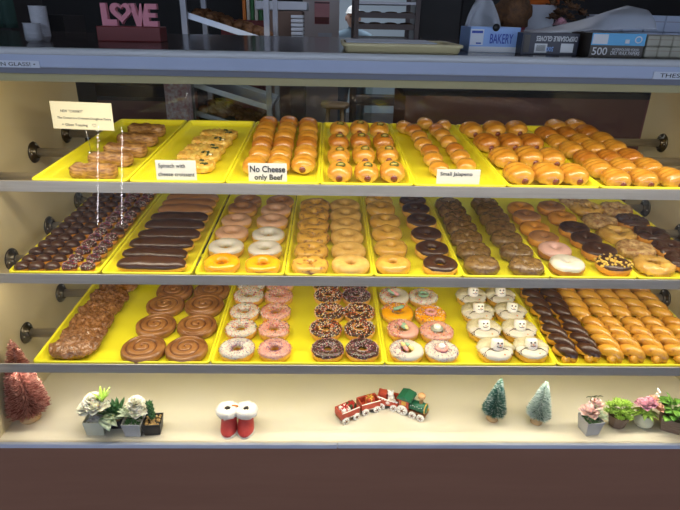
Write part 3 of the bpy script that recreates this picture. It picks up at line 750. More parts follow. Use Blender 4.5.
T7 = [[(615.6, 178), (596.6, 168), (586, 158.5), (570.9, 149.5), (556.9, 142), (546.3, 134.5), (555.6, 126.5)],
      [(642.9, 178), (621.7, 167), (608.5, 158), (592.6, 149), (580.7, 141.5), (567, 134), (574.9, 126.5)],
      [(670.6, 177.5), (648, 167), (629.6, 157.5), (613.8, 148), (601.9, 139.5), (586.8, 132.5)]]
for j, c in enumerate(T7):
    column(0, c, .025, ['bunC0', 'bunC1', 'bunC2'], 'plain rolled golden bun', CN[3][j], 'tray at top right wall', 'sausage bun', 'rolled buns', rz=.12, s=.93)

# middle shelf
yf, zl, x0_ = SH[1]
fr = [21.5, 36, 51.8, 70, 88]
P0 = [on_tray(1, x, 266.8, .018) for x in fr]
for j in range(5):
    for i in range(14):
        P = P0[j]+Rt @ Vector((random.uniform(-.002, .002), .0445*i+random.uniform(-.002, .002), 0))
        spr = (j == 3 or j == 4) and not (i in (5, 9) and j == 4)
        o = take(('minispr%d' if spr else 'mini%d') % ((i+j) % 2)); put(o, P, random.uniform(-.25, .25), None, random.uniform(.96, 1.04))
        tag(o, '%s, %s row of %s column, left wall tray' % ('sprinkled mini chocolate pastry' if spr else 'plain mini chocolate pastry', ORD[i], CN[5][j]), 'mini pastry', 'mini chocolate pastries')
Z2 = (100, 185, 4.5333)
column(1, [(235, 363), (250, 318), (280, 272), (315, 230), (340, 188), (362, 152)], .018, ['chocbar0', 'chocbar1'], 'long chocolate iced bar', '', 'second tray of middle shelf', 'iced bar', 'chocolate bars', rz=-.03, off=Z2, jit=.03)
for i, q in enumerate([(388, 116), (405, 88), (422, 62)]):
    o = take('maplebar%d' % (i % 2)); put(o, on_tray(1, 100+q[0]/4.5333, 185+q[1]/4.5333, .018), -.02)
    tag(o, 'tan maple iced bar behind the chocolate bars, %s maple one' % ['nearest', 'second', 'rearmost'][i], 'iced bar', 'maple bars')
Z3 = (190, 185, 4.5333)
G3 = 'rings in the orange and white iced tray'
column(1, [(145, 360), (165, 290), (190, 226), (212, 168), (240, 112), (262, 78)], .016, ['orange0', 'white0', 'palepink0', 'palepink1', 'maple0', 'maple1'],  # rearmost rings: a dark reflection is painted in as icing colour
       ['orange iced ring doughnut', 'white iced ring doughnut', 'pale pink iced ring', 'pale pink iced ring', 'brown ring with painted-in dark reflection', 'brown ring with painted-in dark reflection'], 'left', 'third middle-shelf tray', 'doughnut', G3, off=Z3)
column(1, [(330, 366), (340, 298), (355, 234), (373, 172), (390, 122), (410, 82)], .016, ['orange1', 'white1', 'white0', 'palepink0', 'palepink1', 'maple0'],  # last ring here also has the dark reflection put into its icing
       ['orange iced ring doughnut', 'white iced ring doughnut', 'white iced ring doughnut', 'pale pink iced ring', 'pale pink iced ring', 'brown ring with painted-in dark reflection'], 'right', 'third middle-shelf tray', 'doughnut', G3, off=Z3)
Z4 = (280, 185, 4.5333)
column(1, [(137, 368), (142, 302), (150, 240), (152, 188), (155, 138), (160, 98)], .016, ['cinn0', 'cinn1'], 'cinnamon speckled ring doughnut', 'left', 'fourth middle-shelf tray', 'doughnut', 'cinnamon and sugar rings', off=Z4)
column(1, [(320, 366), (310, 302), (303, 240), (300, 190), (297, 142), (295, 100)], .016, ['sugar0', 'sugar1'], 'plain sugared ring doughnut', 'right', 'fourth middle-shelf tray', 'doughnut', 'cinnamon and sugar rings', off=Z4)
Z5 = (360, 185, 4.5333)
column(1, [(150, 364), (140, 290), (122, 222), (113, 170), (95, 112), (85, 76)], .016, ['glazed0', 'glazed1'], 'shiny glazed ring doughnut', 'left', 'fifth middle-shelf tray', 'doughnut', 'glazed and chocolate rings', off=Z5)
column(1, [(362, 368), (325, 298), (300, 230), (278, 170), (253, 116), (238, 78)], .016, ['chocring0', 'chocring1'], 'chocolate iced ring doughnut', 'right', 'fifth middle-shelf tray', 'doughnut', 'glazed and chocolate rings', off=Z5)
Z6b = (430, 185, 4.5333)
column(1, [(233, 368), (195, 306), (165, 246), (143, 200), (122, 160), (100, 122), (82, 92)], .017, ['cake0', 'cake1'], 'dark glazed cake ring', 'left', 'sixth middle-shelf tray', 'doughnut', 'dark cake rings', off=Z6b, s=1.03)
column(1, [(435, 372), (390, 308), (345, 248), (320, 200), (292, 160), (268, 120), (247, 90)], .017, ['cake1', 'cake0'], 'dark glazed cake ring', 'right', 'sixth middle-shelf tray', 'doughnut', 'dark cake rings', off=Z6b, s=1.03)
Z7b = (530, 185, 4.5333)
column(1, [(165, 368), (110, 304), (60, 248), (20, 200), (-15, 150), (-42, 108)], .016, ['vanilla0', 'rose0', 'brownring1', 'brownring0', 'brownring1', 'brownring0'],
       ['white iced brown ring', 'pink iced brown ring', 'brown glazed ring', 'plain brown ring', 'brown glazed ring', 'plain brown ring'], 'left', 'seventh middle-shelf tray', 'doughnut', 'assorted cake rings', off=Z7b)
column(1, [(378, 368), (312, 308), (252, 254), (200, 207), (145, 152), (95, 108)], .016, ['nutchoc0', 'chocbrown0', 'chocbrown1', 'chocbrown0', 'brownring0', 'brownring1'],
       ['nut topped chocolate ring', 'chocolate iced brown ring', 'chocolate iced brown ring', 'chocolate iced brown ring', 'plain brown ring', 'brown glazed ring'], 'right', 'seventh middle-shelf tray', 'doughnut', 'assorted cake rings', off=Z7b)
column(1, [(560, 364), (478, 292), (392, 222), (315, 165), (258, 108), (200, 80)], .016, ['knob0', 'nutty0', 'knob1', 'nutty1', 'knob0', 'nutty0'],
       ['knobbly golden cruller', 'sugar flaked cruller', 'knobbly golden cruller', 'nutty brown cruller', 'knobbly golden cruller', 'nutty brown cruller'], 'left', 'tray at right wall', 'cruller', 'crullers', off=Z7b)
column(1, [(705, 352), (636, 290), (548, 228), (462, 168), (388, 112)], .016, ['chocknob0', 'chocknob1', 'chocknob0', 'chocknob1', 'nutty0'],
       ['chocolate iced cruller']*4+['nutty brown cruller'], 'right', 'tray at right wall', 'cruller', 'crullers', off=Z7b)

# bottom shelf
column(2, [(75, 346), (84, 333), (92, 321), (101, 308), (110, 296), (119, 284)], .018, ['fritter0', 'fritter1', 'fritter2'], 'lumpy glazed apple fritter', '', 'bottom left tray', 'apple fritter', 'apple fritters', rz=.1, jit=.5, s=.98)
Z1c = (100, 275, 4.5333)
column(2, [(197, 336), (253, 230), (297, 137), (340, 72)], .016, ['roll0', 'roll1'], 'round brown cinnamon roll', 'left', 'bottom left tray', 'cinnamon roll', 'cinnamon rolls', off=Z1c)
column(2, [(392, 337), (440, 230), (474, 137), (508, 72)], .016, ['roll1', 'roll0'], 'round brown cinnamon roll', 'right', 'bottom left tray', 'cinnamon roll', 'cinnamon rolls', off=Z1c)
Z2c = (210, 275, 3.7778)
B2 = [([(102, 286), (118, 208), (132, 143), (148, 84), (158, 40)], ['wspr_f0', 'wspr0', 'wspr1', 'wspr0', 'wspr1'], 'white iced sprinkled ring'),
      ([(245, 286), (243, 210), (248, 145), (260, 84), (264, 40)], ['pspr_f0', 'pspr0', 'pspr1', 'pspr0', 'pspr1'], 'pink iced sprinkled ring'),
      ([(445, 286), (437, 210), (452, 143), (446, 82), (440, 40)], ['cspr_f0', 'cspr0', 'cspr1', 'cspr0', 'cspr1'], 'chocolate iced sprinkled ring'),
      ([(575, 287), (565, 208), (563, 145), (553, 84), (545, 40)], ['cspr_f1', 'cspr1', 'cspr0', 'cspr_f0', 'cspr0'], 'chocolate iced sprinkled ring')]
for j, (c, kd, ds) in enumerate(B2):
    column(2, c, .016, kd, ds, CN[4][j], 'second bottom tray', 'doughnut', 'sprinkled rings in second bottom tray', off=Z2c, s=.98)
Z3c = (370, 275, 3.5789)
column(2, [(130, 276), (118, 200), (98, 140), (86, 82)], .016, ['gum0', 'gum1', 'gum2', 'gum3'], ['white iced ring with gummy candies', 'pink iced ring with gummy candies', 'orange iced ring with gummy', 'white iced ring with gummies'], '', 'leftmost in snowman tray', 'doughnut', 'candy topped rings', rz=0, off=Z3c)
column(2, [(255, 278), (238, 208), (216, 147), (190, 84)], .016, ['candy0', 'candy1', 'candy2', 'candy3'], ['finely sprinkled ring with pink candy', 'pink iced ring with grey candy', 'orange sprinkled ring with pink candy', 'white sprinkled ring with green candy'], '', 'snowman tray', 'doughnut', 'candy topped rings', rz=0, off=Z3c)
column(2, [(447, 277), (407, 205), (385, 143), (362, 85)], .016, ['snow0', 'snow1', 'snow2'], 'white snowman doughnut', 'left', 'third bottom tray', 'snowman doughnut', 'snowman doughnuts', rz=.05, off=Z3c)
column(2, [(575, 273), (532, 206), (500, 140), (465, 84)], .016, ['snow1', 'snow2', 'snow0'], 'white snowman doughnut', 'right', 'third bottom tray', 'snowman doughnut', 'snowman doughnuts', rz=-.02, off=Z3c)
# twists: two rows along the tray
xa = last[2]-SP
TWX = [(xa+.046, 'ctwist0'), (xa+.110, 'ctwist0'), (xa+.174, 'twist0'), (xa+.238, 'twist1'), (xa+.302, 'twist1'), (xa+.366, 'twist1'), (xa+.430, 'twist0')]
yf2, zl2, _ = SH[2]
for i in range(3):
    for j, (x, kd) in enumerate(TWX):
        P = Vector((x+random.uniform(-.003, .003), yf2, zl2))+Rt @ Vector((0, .122+.206*i+random.uniform(-.003, .003), -.0185))
        o = take(kd if not (kd == 'twist1' and i == 1) else 'twist0'); put(o, P, random.uniform(-.03, .03))
        ds = 'chocolate iced twist' if kd[0] == 'c' else 'golden glazed twist'
        tag(o, '%s, %s row, %s column from left of bottom right tray' % (ds, ORD[i], ['first', 'second', 'third', 'fourth', 'fifth', 'sixth', 'seventh'][j]), 'twist doughnut', 'chocolate and golden twists')

for n_, r in protos.items():       # prototypes are all placed; drop any that no tray used
    if n_ not in used_p:
        def wipe(o):
            for c in list(o.children): wipe(c)
            bpy.data.objects.remove(o)
        wipe(r)
    elif 'fresh' in r: del r['fresh']
for o in bpy.data.objects:
    if 'fresh' in o: del o['fresh']

# ---------------------------------------------------------------- price cards
def card(px0, px1, py0, py1, k, y, lines, lb, mat='card', sizes=None, tilt=.12, bold=.01):
    p0 = ony(px0, py1, y); p1 = ony(px1, py1, y); p2 = ony(px0, py0, y)
    w = p1.x-p0.x; h = p2.z-p0.z
    t = empty('name_card', ((p0.x+p1.x)/2, y, (p0.z+p1.z)/2)); t.rotation_euler = (-tilt, 0, 0); tag(t, lb, 'card', 'cards on the top shelf')
    b = MB(); b.box((0, 0, h/2), (w, .0012, h)); b.build('card', mat, t, smooth=False)
    b = MB(); b.box((0, .012, .0015), (w*.6, .024, .001)); b.build('easel_foot', mat, t, smooth=False)
    for s, fx, fz, fw, fh, bd in lines: text(s, 'ink', t, (w*(fx-.5), -.001, h*fz), w=w*fw, h=h*fh, bold=bd)
    return t
card(157, 197, 160.5, 180, 0, 1.333, [('Spinach with', .40, .70, .66, .27, .004), ('cheese croissant', .5, .30, .90, .20, .004)], 'white card reading Spinach with cheese croissant', tilt=.05)
card(249, 287, 163.5, 183.5, 0, 1.333, [('No Cheese', .5, .72, .92, .32, .02), ('only Beef', .52, .28, .74, .36, .018)], 'white card reading No Cheese only Beef', tilt=.05)
card(436, 479, 169.5, 185, 0, 1.333, [('Small Jalapeno', .45, .68, .74, .30, .006)], 'white card reading Small Jalapeno', tilt=.05)
# the Chunky card on a wire holder
yb = 1.40
base_p = on_tray(0, 92, 154, .003)
t = empty('card_holder', base_p); tag(t, 'cream card about the Chunky pastry held on a wire stand', 'card holder')
y = base_p.y-.02
c = [ony(px, py, y) - base_p for px, py in ((55, 128), (115.5, 131), (110, 103), (48, 101))]
mid = sum(c, Vector())/4; ux = ((c[1]-c[0])+(c[2]-c[3]))/2; uz = ((c[3]-c[0])+(c[2]-c[1]))/2
w = ux.length; h = abs(uz.z)
cd_ = empty('card', mid); cd_.parent = t; cd_.rotation_euler = (0, -math.atan2(ux.z, ux.x), 0)
cb = MB(); cb.box((0, 0, 0), (w, .0012, h)); cc = cb.build('card_sheet', 'card_cream', t, smooth=False); cc.location = mid; cc.rotation_euler = cd_.rotation_euler
bpy.data.objects.remove(cd_)
cc['label'] = 'cream paper card'
text('NEW  "CHUNKY"', 'ink', cc, (-w*.16, -.001, h*.16), w=w*.36, h=h*.10, bold=.006)
text('The Cronut is a Croissant Doughnut Pastry', 'ink', cc, (.005, -.001, -h*.10), w=w*.88, h=h*.11, bold=.01)
text('+ Glaze Topping', 'ink', cc, (-w*.14, -.001, -h*.35), w=w*.42, h=h*.12, bold=.01)
hb = MB(); hp = []
for i in range(24):
    a = 2*PI*i/24; hp.append((.0045*(math.sin(a)**3)*1.2+w*.18, -.001, -h*.33+.0005*(13*math.cos(a)-5*math.cos(2*a)-2*math.cos(3*a)-math.cos(4*a))*.65))
hb.tube(hp, .0005, 5, closed=True); hb.build('wire_heart', 'wire', cc)
wb = MB(); wb.tube([(0, 0, .006), (.0, -.004, .02), (mid.x*.1+.0, -.017, mid.z-h*.35)], .0008, 6); wb.build('stem', 'wire', t)
wb = MB()
for dx in (-.006, .006): wb.ball((dx, 0, .006), .006, 16)
wb.build('ball_base', 'chrome', t)

# ---------------------------------------------------------------- decorations on the case floor
def at(px, py): return onz(px, py, ZF)
def brush_tree(name, px, py, top, H, R, cols, lb, seed, n=900, bm='wood_base', power=1, tipmat=None, lean=0, w=1.0):
    P = at(px, py); t = empty(name, P); tag(t, lb, 'bottlebrush tree', 'bottlebrush trees')
    t.rotation_euler = (0, lean, 0)
    b = MB(); b.lathe([(.0, 0), (R*.50, 0), (R*.52, .003), (R*.50, .014), (0, .015)], 24); b.build('wooden_base', bm, t)
    b = MB(); b.tube([(0, 0, .012), (0, 0, H)], .0022, 6); b.build('stem', 'leaf_dark' if 'rose' not in cols[0] else 'rosegold', t)
    rnd = random.Random(seed); b = MB()
    for i in range(n):
        q = 1-math.sqrt(rnd.random()); z = .018+(H-.018)*q
        rr = R*(1-q)**power*(.8+.28*rnd.random())+.003; a = rnd.random()*2*PI
        d = Vector((math.cos(a), math.sin(a), .22+.25*rnd.random())); e = Vector((0, 0, z))+d*rr; s0 = Vector((0, 0, z))+d*rr*.15
        sd = Vector((-math.sin(a), math.cos(a), 0))*.00065*w
        u_ = Vector((0, 0, .0009*w))
        mi = rnd.randrange(len(cols))
        b.add([s0-sd, s0+sd, s0+u_, e-sd*.8, e+sd*.8, e+u_*.8], [(0, 1, 4, 3), (1, 2, 5, 4), (2, 0, 3, 5), (3, 4, 5)], mi)
    o = b.build('bristles', cols, t, smooth=False); o['kind'] = 'stuff'
    return t
brush_tree('bottlebrush_tree', 31, 418, None, .27, .056, ['rosegold', 'rosegold_dark', 'rosegold'], 'rose gold bottlebrush tree in the left corner of the case floor', 1, 3600, power=.72, w=1.7)
brush_tree('bottlebrush_tree', 492, 419, None, .150, .034, ['tree_green', 'tree_green', 'tree_green', 'tree_green', 'tree_frost'], 'dark green bottlebrush tree with frosted tip', 2, 3200, power=.85, lean=.05)
brush_tree('bottlebrush_tree', 536, 422, None, .150, .034, ['tree_pale', 'tree_frost', 'tree_green', 'tree_frost'], 'pale frosted green bottlebrush tree right of the dark green one', 3, 3200, power=.8, lean=.05)

# santa boots
bt = empty('santa_boot_pair', at(237.5, 431)); bt.scale = (1.12, 1.1, .88); tag(bt, 'pair of little red glitter boots with white fur cuffs', 'ornament boots')
for sx in (-1, 1):
    X = sx*.0215
    b = MB()
    def bf(u, v):
        th = 2*PI*u; z = .008+.055*v
        toe = max(0, 1-v*1.7); rx = .0195+.002*toe; ry = .0185+.014*toe
        return Vector((X+rx*math.cos(th), .012-.010*toe+ry*math.sin(th)*(1.05 if math.sin(th) < 0 else .8), z))
    b.surf(bf, 28, 12, True, False, capv=True); bo = b.build('boot', 'boot_red', bt)
    b = MB(); b.surf(lambda u, v: Vector((X+.0225*math.cos(2*PI*u), .002+.031*math.sin(2*PI*u)*(1.05 if math.sin(2*PI*u) < 0 else .8)*1.02, .009*v)), 28, 3, True, False, capv=True); b.build('sole', 'fur', bo)
    b = MB(); n = 24
    def cuf(u, v, X=X):
        a = 2*PI*u; p = 2*PI*v; d = .0035*nz((math.cos(a)*.02+X, math.sin(a)*.02, math.cos(p)*.01), 220, 3)
        R1 = .0175; r1 = .0125+d
        return Vector((X*1.10+(R1+r1*math.cos(p))*math.cos(a), .013+(R1+r1*math.cos(p))*math.sin(a), .071+.016*math.sin(p)*(1+d*60)))
    b.surf(cuf, 36, 16, True, True); b.build('fur_cuff', 'fur', bt)
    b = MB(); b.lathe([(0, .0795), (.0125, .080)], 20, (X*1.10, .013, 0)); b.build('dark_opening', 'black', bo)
b = MB(); b.tube([(-.012, .016, .088), (-.002, .012, .092), (.004, .012, .088)], .002, 6); b.build('orange_ribbon', 'sp_orange', bt)

# little wooden train: four pieces, each one thing
def wheel(t, x, y, z, r, ang=0, n='wheel'):
    M = Matrix.Translation((x, y, z)) @ Matrix.Rotation(PI/2, 4, 'X')
    b = MB(); b.lathe([(0, -.002), (r, -.002), (r, .002), (r*.8, .0026), (0, .0026)], 20, M=M); o = b.build(n, 'paint_white', t)
    b = MB()
    b.lathe([(0, .0027), (r*.25, .0034), (0, .004)], 10, M=M)
    for q in range(6): b.add([(0, -.0007, .0028), (0, .0007, .0028), (r*.75, .0007, .0028), (r*.75, -.0007, .0028)], [(0, 1, 2, 3)], 0, M @ Matrix.Rotation(q*PI/3, 4, 'Z'))
    b.build('spokes', 'train_brown', o)
def wagon(px, py, rz, lb, kind):
    t = empty('toy_train_car' if kind != 'engine' else 'toy_locomotive', at(px, py)); t.rotation_euler = (0, 0, rz); t.scale = (1.36,)*3; tag(t, lb, 'toy train', 'pieces of the wooden toy train')
    L = .046; Wd = .030
    if kind != 'engine':
        b = MB(); b.box((0, 0, .010), (L, Wd*.8, .005)); b.build('chassis', 'train_brown', t, smooth=False)
        b = MB(); z0, z1 = .0125, .0285
        if kind == 'sleigh':
            out = [(-L/2, .0125), (-L/2, .033), (-L*.3, .0315), (-L*.1, .0285), (L*.15, .026), (L/2, .0255), (L/2, .0125)]
            for yy in (-Wd/2, Wd/2): b.extrude(out, .003, M=Matrix.Translation((0, yy, 0)))
            b.box((0, 0, .014), (L, Wd, .003)); b.box((-L/2+.001, 0, .023), (.003, Wd, .020)); b.box((L/2-.001, 0, .019), (.003, Wd, .013))
        else:
            b.box((0, 0, .014), (L, Wd, .003))
            for sy in (-1, 1): b.box((0, sy*(Wd/2-.0015), .021), (L, .003, .017))
            for sx in (-1, 1): b.box((sx*(L/2-.0015), 0, .021), (.003, Wd-.006, .017))
        body = b.build('car_body', 'train_red', t, smooth=False, bevel=.0006)
        b = MB()
        if kind == 'sleigh':
            b.tube([(-L/2, -Wd/2-.002, .0335), (-L*.3, -Wd/2-.002, .032), (-L*.1, -Wd/2-.002, .029), (L*.15, -Wd/2-.002, .0265), (L/2, -Wd/2-.002, .026)], .0015, 6)
            for q in range(4): b.box((0, -Wd/2-.0018, .0205), (.010, .0005, .0012), M=Matrix.Translation((0, 0, .0205)) @ Matrix.Rotation(q*PI/4, 4, 'Y') @ Matrix.Translation((0, 0, -.0205)))
            for q in range(7): b.box((-L*.42+q*L*.14, -Wd/2-.0018, .029-.0045*q/6), (.0022, .0005, .004))
        else:
            b.box((0, -Wd/2, .0295), (L, .002, .0012)); b.box((0, -Wd/2-.0002, .0135), (L, .001, .001))
        b.build('white_trim', 'paint_white', body, smooth=False)
        for sx in (-.30, .30):
            for sy in (-1, 1): wheel(t, sx*L, sy*(Wd/2+.001), .0085, .0083)
    return t, L, Wd
GP = 'pieces of the wooden toy train'
def gift(t, x, y, z, s, mat, rib, name='gift_box', bow=True):
    b = MB(); b.box((x, y, z+s/2), (s, s, s)); g = b.build(name, mat, t, smooth=False, bevel=.0006)
    b = MB(); b.box((x, y, z+s/2), (s*.14, s*1.03, s*1.03)); b.box((x, y, z+s/2), (s*1.03, s*.14, s*1.03))
    if bow:
        for q in range(4):
            a = q*PI/2+.5; b.tube([(x, y, z+s), (x+s*.30*math.cos(a), y+s*.30*math.sin(a), z+s*1.28), (x+s*.50*math.cos(a), y+s*.50*math.sin(a), z+s*1.05), (x, y, z+s)], s*.055, 6)
    b.build('ribbon', rib, g)
t, L, Wd = wagon(347, 417.5, .55, 'red train car carrying a white gift and a dark green gift', 'gifts')
gift(t, -.009, -.003, .0155, .019, 'paint_white', 'sp_red'); gift(t, .012, .003, .0155, .017, 'dark_green', 'sp_red')
t, L, Wd = wagon(368, 409.5, .38, 'red train car carrying a brown gift with gold bow', 'gold')
gift(t, .003, .0, .0155, .018, 'train_red', 'paint_gold')
t, L, Wd = wagon(388, 405.5, -.22, 'red snowflake train car with a white teddy and a small crate', 'sleigh')
b = MB(); b.box((-.012, .002, .027), (.015, .015, .020)); b.build('crate', 'train_red', t, smooth=False, bevel=.0006)
b = MB(); b.ball((.006, 0, .023), (.008, .008, .009), 12); b.ball((.004, -.001, .035), .007, 12)
for sx in (-1, 1): b.ball((.004+sx*.005, 0, .041), .0025, 8); b.ball((.008+sx*.006, -.008, .022), (.004, .006, .003), 8)
b.build('teddy', 'fur', t)
t, L, Wd = wagon(413, 414, -.52, 'green and red wooden locomotive at the right end of the train', 'engine')
b = MB(); b.box((0, 0, .012), (.062, .024, .006)); b.build('chassis', 'train_brown', t, smooth=False)
b = MB(); b.box((-.019, 0, .028), (.022, .027, .028)); cab = b.build('cab', 'train_red', t, smooth=False, bevel=.0008)
b = MB(); b.extrude([(-.036, .041), (-.034, .046), (-.019, .050), (-.003, .046), (-.001, .041)], .036); b.build('cab_roof', 'train_green', t, smooth=False)
b = MB(); b.box((-.019, -.0138, .031), (.010, .001, .010)); b.build('cab_window', 'paint_gold', cab, smooth=False)
M = Matrix.Translation((-.008, 0, .026)) @ Matrix.Rotation(PI/2, 4, 'Y')
b = MB(); b.lathe([(0, 0), (.0115, 0), (.0115, .036), (.009, .039), (0, .040)], 20, M=M); bo = b.build('boiler', 'train_green', t)
b = MB()
for q in range(7): b.ball((-.004+q*.005, -.0105, .0295+.002*(q % 2)), .0011, 6)
b.build('white_dots', 'paint_white', bo)
b = MB(); b.lathe([(0, 0), (.0125, 0), (.0125, .002), (0, .002)], 20, M=Matrix.Translation((.027, 0, .026)) @ Matrix.Rotation(PI/2, 4, 'Y')); b.ball((.033, 0, .026), .003, 8); b.build('gold_front', 'paint_gold', bo)
b = MB(); b.lathe([(.004, .034), (.0045, .048), (.008, .051), (.009, .058), (.006, .061), (0, .061)], 16, (.016, 0, 0)); b.build('chimney', 'train_wood', t)
for sy in (-1, 1):
    wheel(t, -.021, sy*.0145, .0125, .0123); wheel(t, .003, sy*.0145, .0085, .0083); wheel(t, .022, sy*.0145, .0085, .0083)

# ---- potted plants
def square_pot(t, w, h, mat, taper=.8, soil='gravel', name='pot', rim=.002, rz=0):
    b = MB(); M = Matrix.Rotation(rz, 4, 'Z')
    vs = []
    for ww, z in ((w*taper, 0), (w, h), (w-2*rim, h), (w-2*rim-.002, h*.86)):
        for i, j in ((-1, -1), (1, -1), (1, 1), (-1, 1)): vs.append((i*ww/2, j*ww/2, z))
    fs = [(3, 2, 1, 0)]
    for k in range(3):
        for i in range(4): fs.append((4*k+i, 4*k+(i+1) % 4, 4*k+4+(i+1) % 4, 4*k+4+i))
    fs.append((12, 13, 14, 15)); b.add(vs, fs, 0, M); p = b.build(name, mat, t, smooth=False, bevel=.001)
    rnd = random.Random(int(w*9999)); b = MB(); s = (w-2*rim-.004)/2
    for i in range(60):
        b.ball((rnd.uniform(-s, s)*.92, rnd.uniform(-s, s)*.92, h*.87+.001), .0022+.0012*rnd.random(), 6, M=M)
    o = b.build('gravel', soil, p); o['kind'] = 'stuff'
    return p
def leaf(b, base, d, L, wd, mi=0, curl=.3, th=.0012):
    d = Vector(d).normalized(); side = d.cross(Vector((0, 0, 1)))
    if side.length < .1: side = Vector((1, 0, 0))
    side.normalize(); up = side.cross(d).normalized(); n = 7; vs = []
    for i in range(n):
        t = i/(n-1); w_ = wd*math.sin(PI*min(1, .12+t*.88))**.8*(1 if t < 1 else 0)+.0002
        c = Vector(base)+d*(L*t)-up*(curl*L*t*t)
        vs += [c-side*w_/2+up*w_*.15, c-up*th, c+side*w_/2+up*w_*.15, c+up*th*.4]
    fs = []
    for i in range(n-1):
        for k in range(4): fs.append((4*i+k, 4*i+(k+1) % 4, 4*i+4+(k+1) % 4, 4*i+4+k))
    fs += [(3, 2, 1, 0), tuple(4*(n-1)+k for k in range(4))]
    b.add(vs, fs, mi)
def blossom(b, c, r, seed, n=34, mi=0, mi2=None):
    rnd = random.Random(seed)
    for i in range(n):
        t = i/n; el = math.radians(10+78*t); a = i*2.4
        d = Vector((math.cos(a)*math.cos(el), math.sin(a)*math.cos(el), math.sin(el)))
        p = Vector(c)+d*r*.30
        leaf(b, p, d+Vector((rnd.uniform(-.25, .25), rnd.uniform(-.25, .25), 0)), r*.72, r*(1.05 if t < .6 else .7), mi if mi2 is None or i % 3 else mi2, curl=-.25+.5*(1-t), th=.0006)
def rosette(b, c, r, layers, n, mi=0, up=.3):
    for l in range(layers):
        q = l/max(1, layers-1)
        for i in range(n):
            a = 2*PI*(i+l*.5)/n; el = up+q*.9
            d = (math.cos(a)*math.cos(el), math.sin(a)*math.cos(el), math.sin(el))
            leaf(b, c, d, r*(1-.45*q), r*.45, mi, curl=-.2, th=.0012)
GPL = 'small potted plants on the case floor'
# 1 glass vase with white hydrangea
t = empty('potted_plant', at(99, 429.5)); t.scale = (1.16,)*3; tag(t, 'square glass vase of blue pebbles with big white blossoms', 'potted plant', GPL)
square_pot(t, .050, .042, 'pot_glass', .85, 'pebble', 'glass_vase')
b = MB()
b.lathe([(.018, .006), (.020, .02), (.019, .038)], 14); b.build('pebble_fill', 'pebble', t)
b = MB(); 
for q, (x, y, z, r) in enumerate([(-.018, 0, .060, .026), (.004, -.004, .066, .026), (-.006, .012, .074, .026), (.014, .010, .062, .020), (-.030, .004, .050, .018)]): blossom(b, (x, y, z), r, q)
b.build('white_blossoms', 'petal_white', t)
b = MB()
for q in range(9): leaf(b, (.016, .008, .075), (.3*math.cos(q*1.7)+.1, .3*math.sin(q*1.7), 1), .030+.006*(q % 3), .008)
b.build('bud_sprig', 'leaf_lime', t)
b = MB()
for a in (-.5, .1, .7): leaf(b, (.018, -.012, .045), (math.cos(a), math.sin(a)-.5, .1), .045, .026, curl=.3)
b.build('pale_leaves', 'leaf_pale', t)
# 2 agave in black pot
t = empty('potted_plant', at(118, 425.0)); t.scale = (1.16,)*3; tag(t, 'spiky dark green agave in a small black pot', 'potted plant', GPL)
square_pot(t, .036, .026, 'pot_black', .8)
b = MB()
for l in range(4):
    for i in range(9):
        a = 2*PI*(i+l*.5)/9; el = .35+l*.32
        leaf(b, (0, 0, .028), (math.cos(a)*math.cos(el), math.sin(a)*math.cos(el), math.sin(el)), .050-.003*l, .011, curl=-.15, th=.0016)
b.build('agave_leaves', 'leaf_dark', t)
# 3 grey pot with white flowers
t = empty('potted_plant', at(135.5, 431.5)); t.scale = (1.16,)*3; tag(t, 'grey tapered pot with white and cream flowers', 'potted plant', GPL)
square_pot(t, .047, .040, 'pot_grey', .78, 'leaf_dark')
b = MB()
for q, (x, y, z, r) in enumerate([(.010, .004, .078, .024), (.016, -.006, .060, .022), (.002, .010, .066, .020)]): blossom(b, (x, y, z), r, q+10)
b.build('white_blossoms', 'petal_white', t)
b = MB()
for a in (2.4, 3.1, 3.7, 2.8): leaf(b, (-.004, 0, .045), (math.cos(a), math.sin(a), .9), .036, .016)
b.build('grey_leaves', 'leaf_pale', t)
# 4 black pot with stacked succulent
t = empty('potted_plant', at(154, 430.0)); t.scale = (1.16,)*3; t.rotation_euler = (0, 0, .1); tag(t, 'black square pot with upright succulent and tan gravel', 'potted plant', GPL)
square_pot(t, .046, .034, 'pot_black', .82)
b = MB(); b.tube([(0, .002, .026), (-.003, .004, .075)], .003, 8)
for l in range(8):
    for i in range(6):
        a = 2*PI*(i+l*.5)/6; leaf(b, (-.003*l/8, .002, .032+l*.006), (math.cos(a), math.sin(a), .8), .014, .008, curl=-.3, th=.002)
b.build('succulent', 'leaf_dark', t)
# 5 grey cube with pink rose
t = empty('potted_plant', at(588, 430.5)); t.scale = (1.16,)*3; t.rotation_euler = (0, 0, .15); tag(t, 'grey square pot with a large pale pink rose', 'potted plant', GPL)
square_pot(t, .046, .042, 'pot_grey', .78, 'leaf_dark')
b = MB(); blossom(b, (-.012, -.002, .056), .026, 20, 30); blossom(b, (.010, .006, .072), .020, 21, 16); b.build('pink_rose', 'petal_pink', t)
b = MB()
for a in (-.3, .5, 5.4): leaf(b, (.014, 0, .042), (math.cos(a), math.sin(a), .5), .028, .016)
b.build('grey_leaves', 'leaf_pale', t)
b = MB(); 
for dx in (-.004, .012):
    b.tube([(dx, .010, .05), (dx*1.2, .012, .096)], .0006, 5); leaf(b, (dx*1.2, .012, .096), (-1, 0, .3), .014, .004); leaf(b, (dx*1.2, .012, .096), (1, 0, .1), .014, .004)
b.build('dark_twigs', 'dark_green', t)
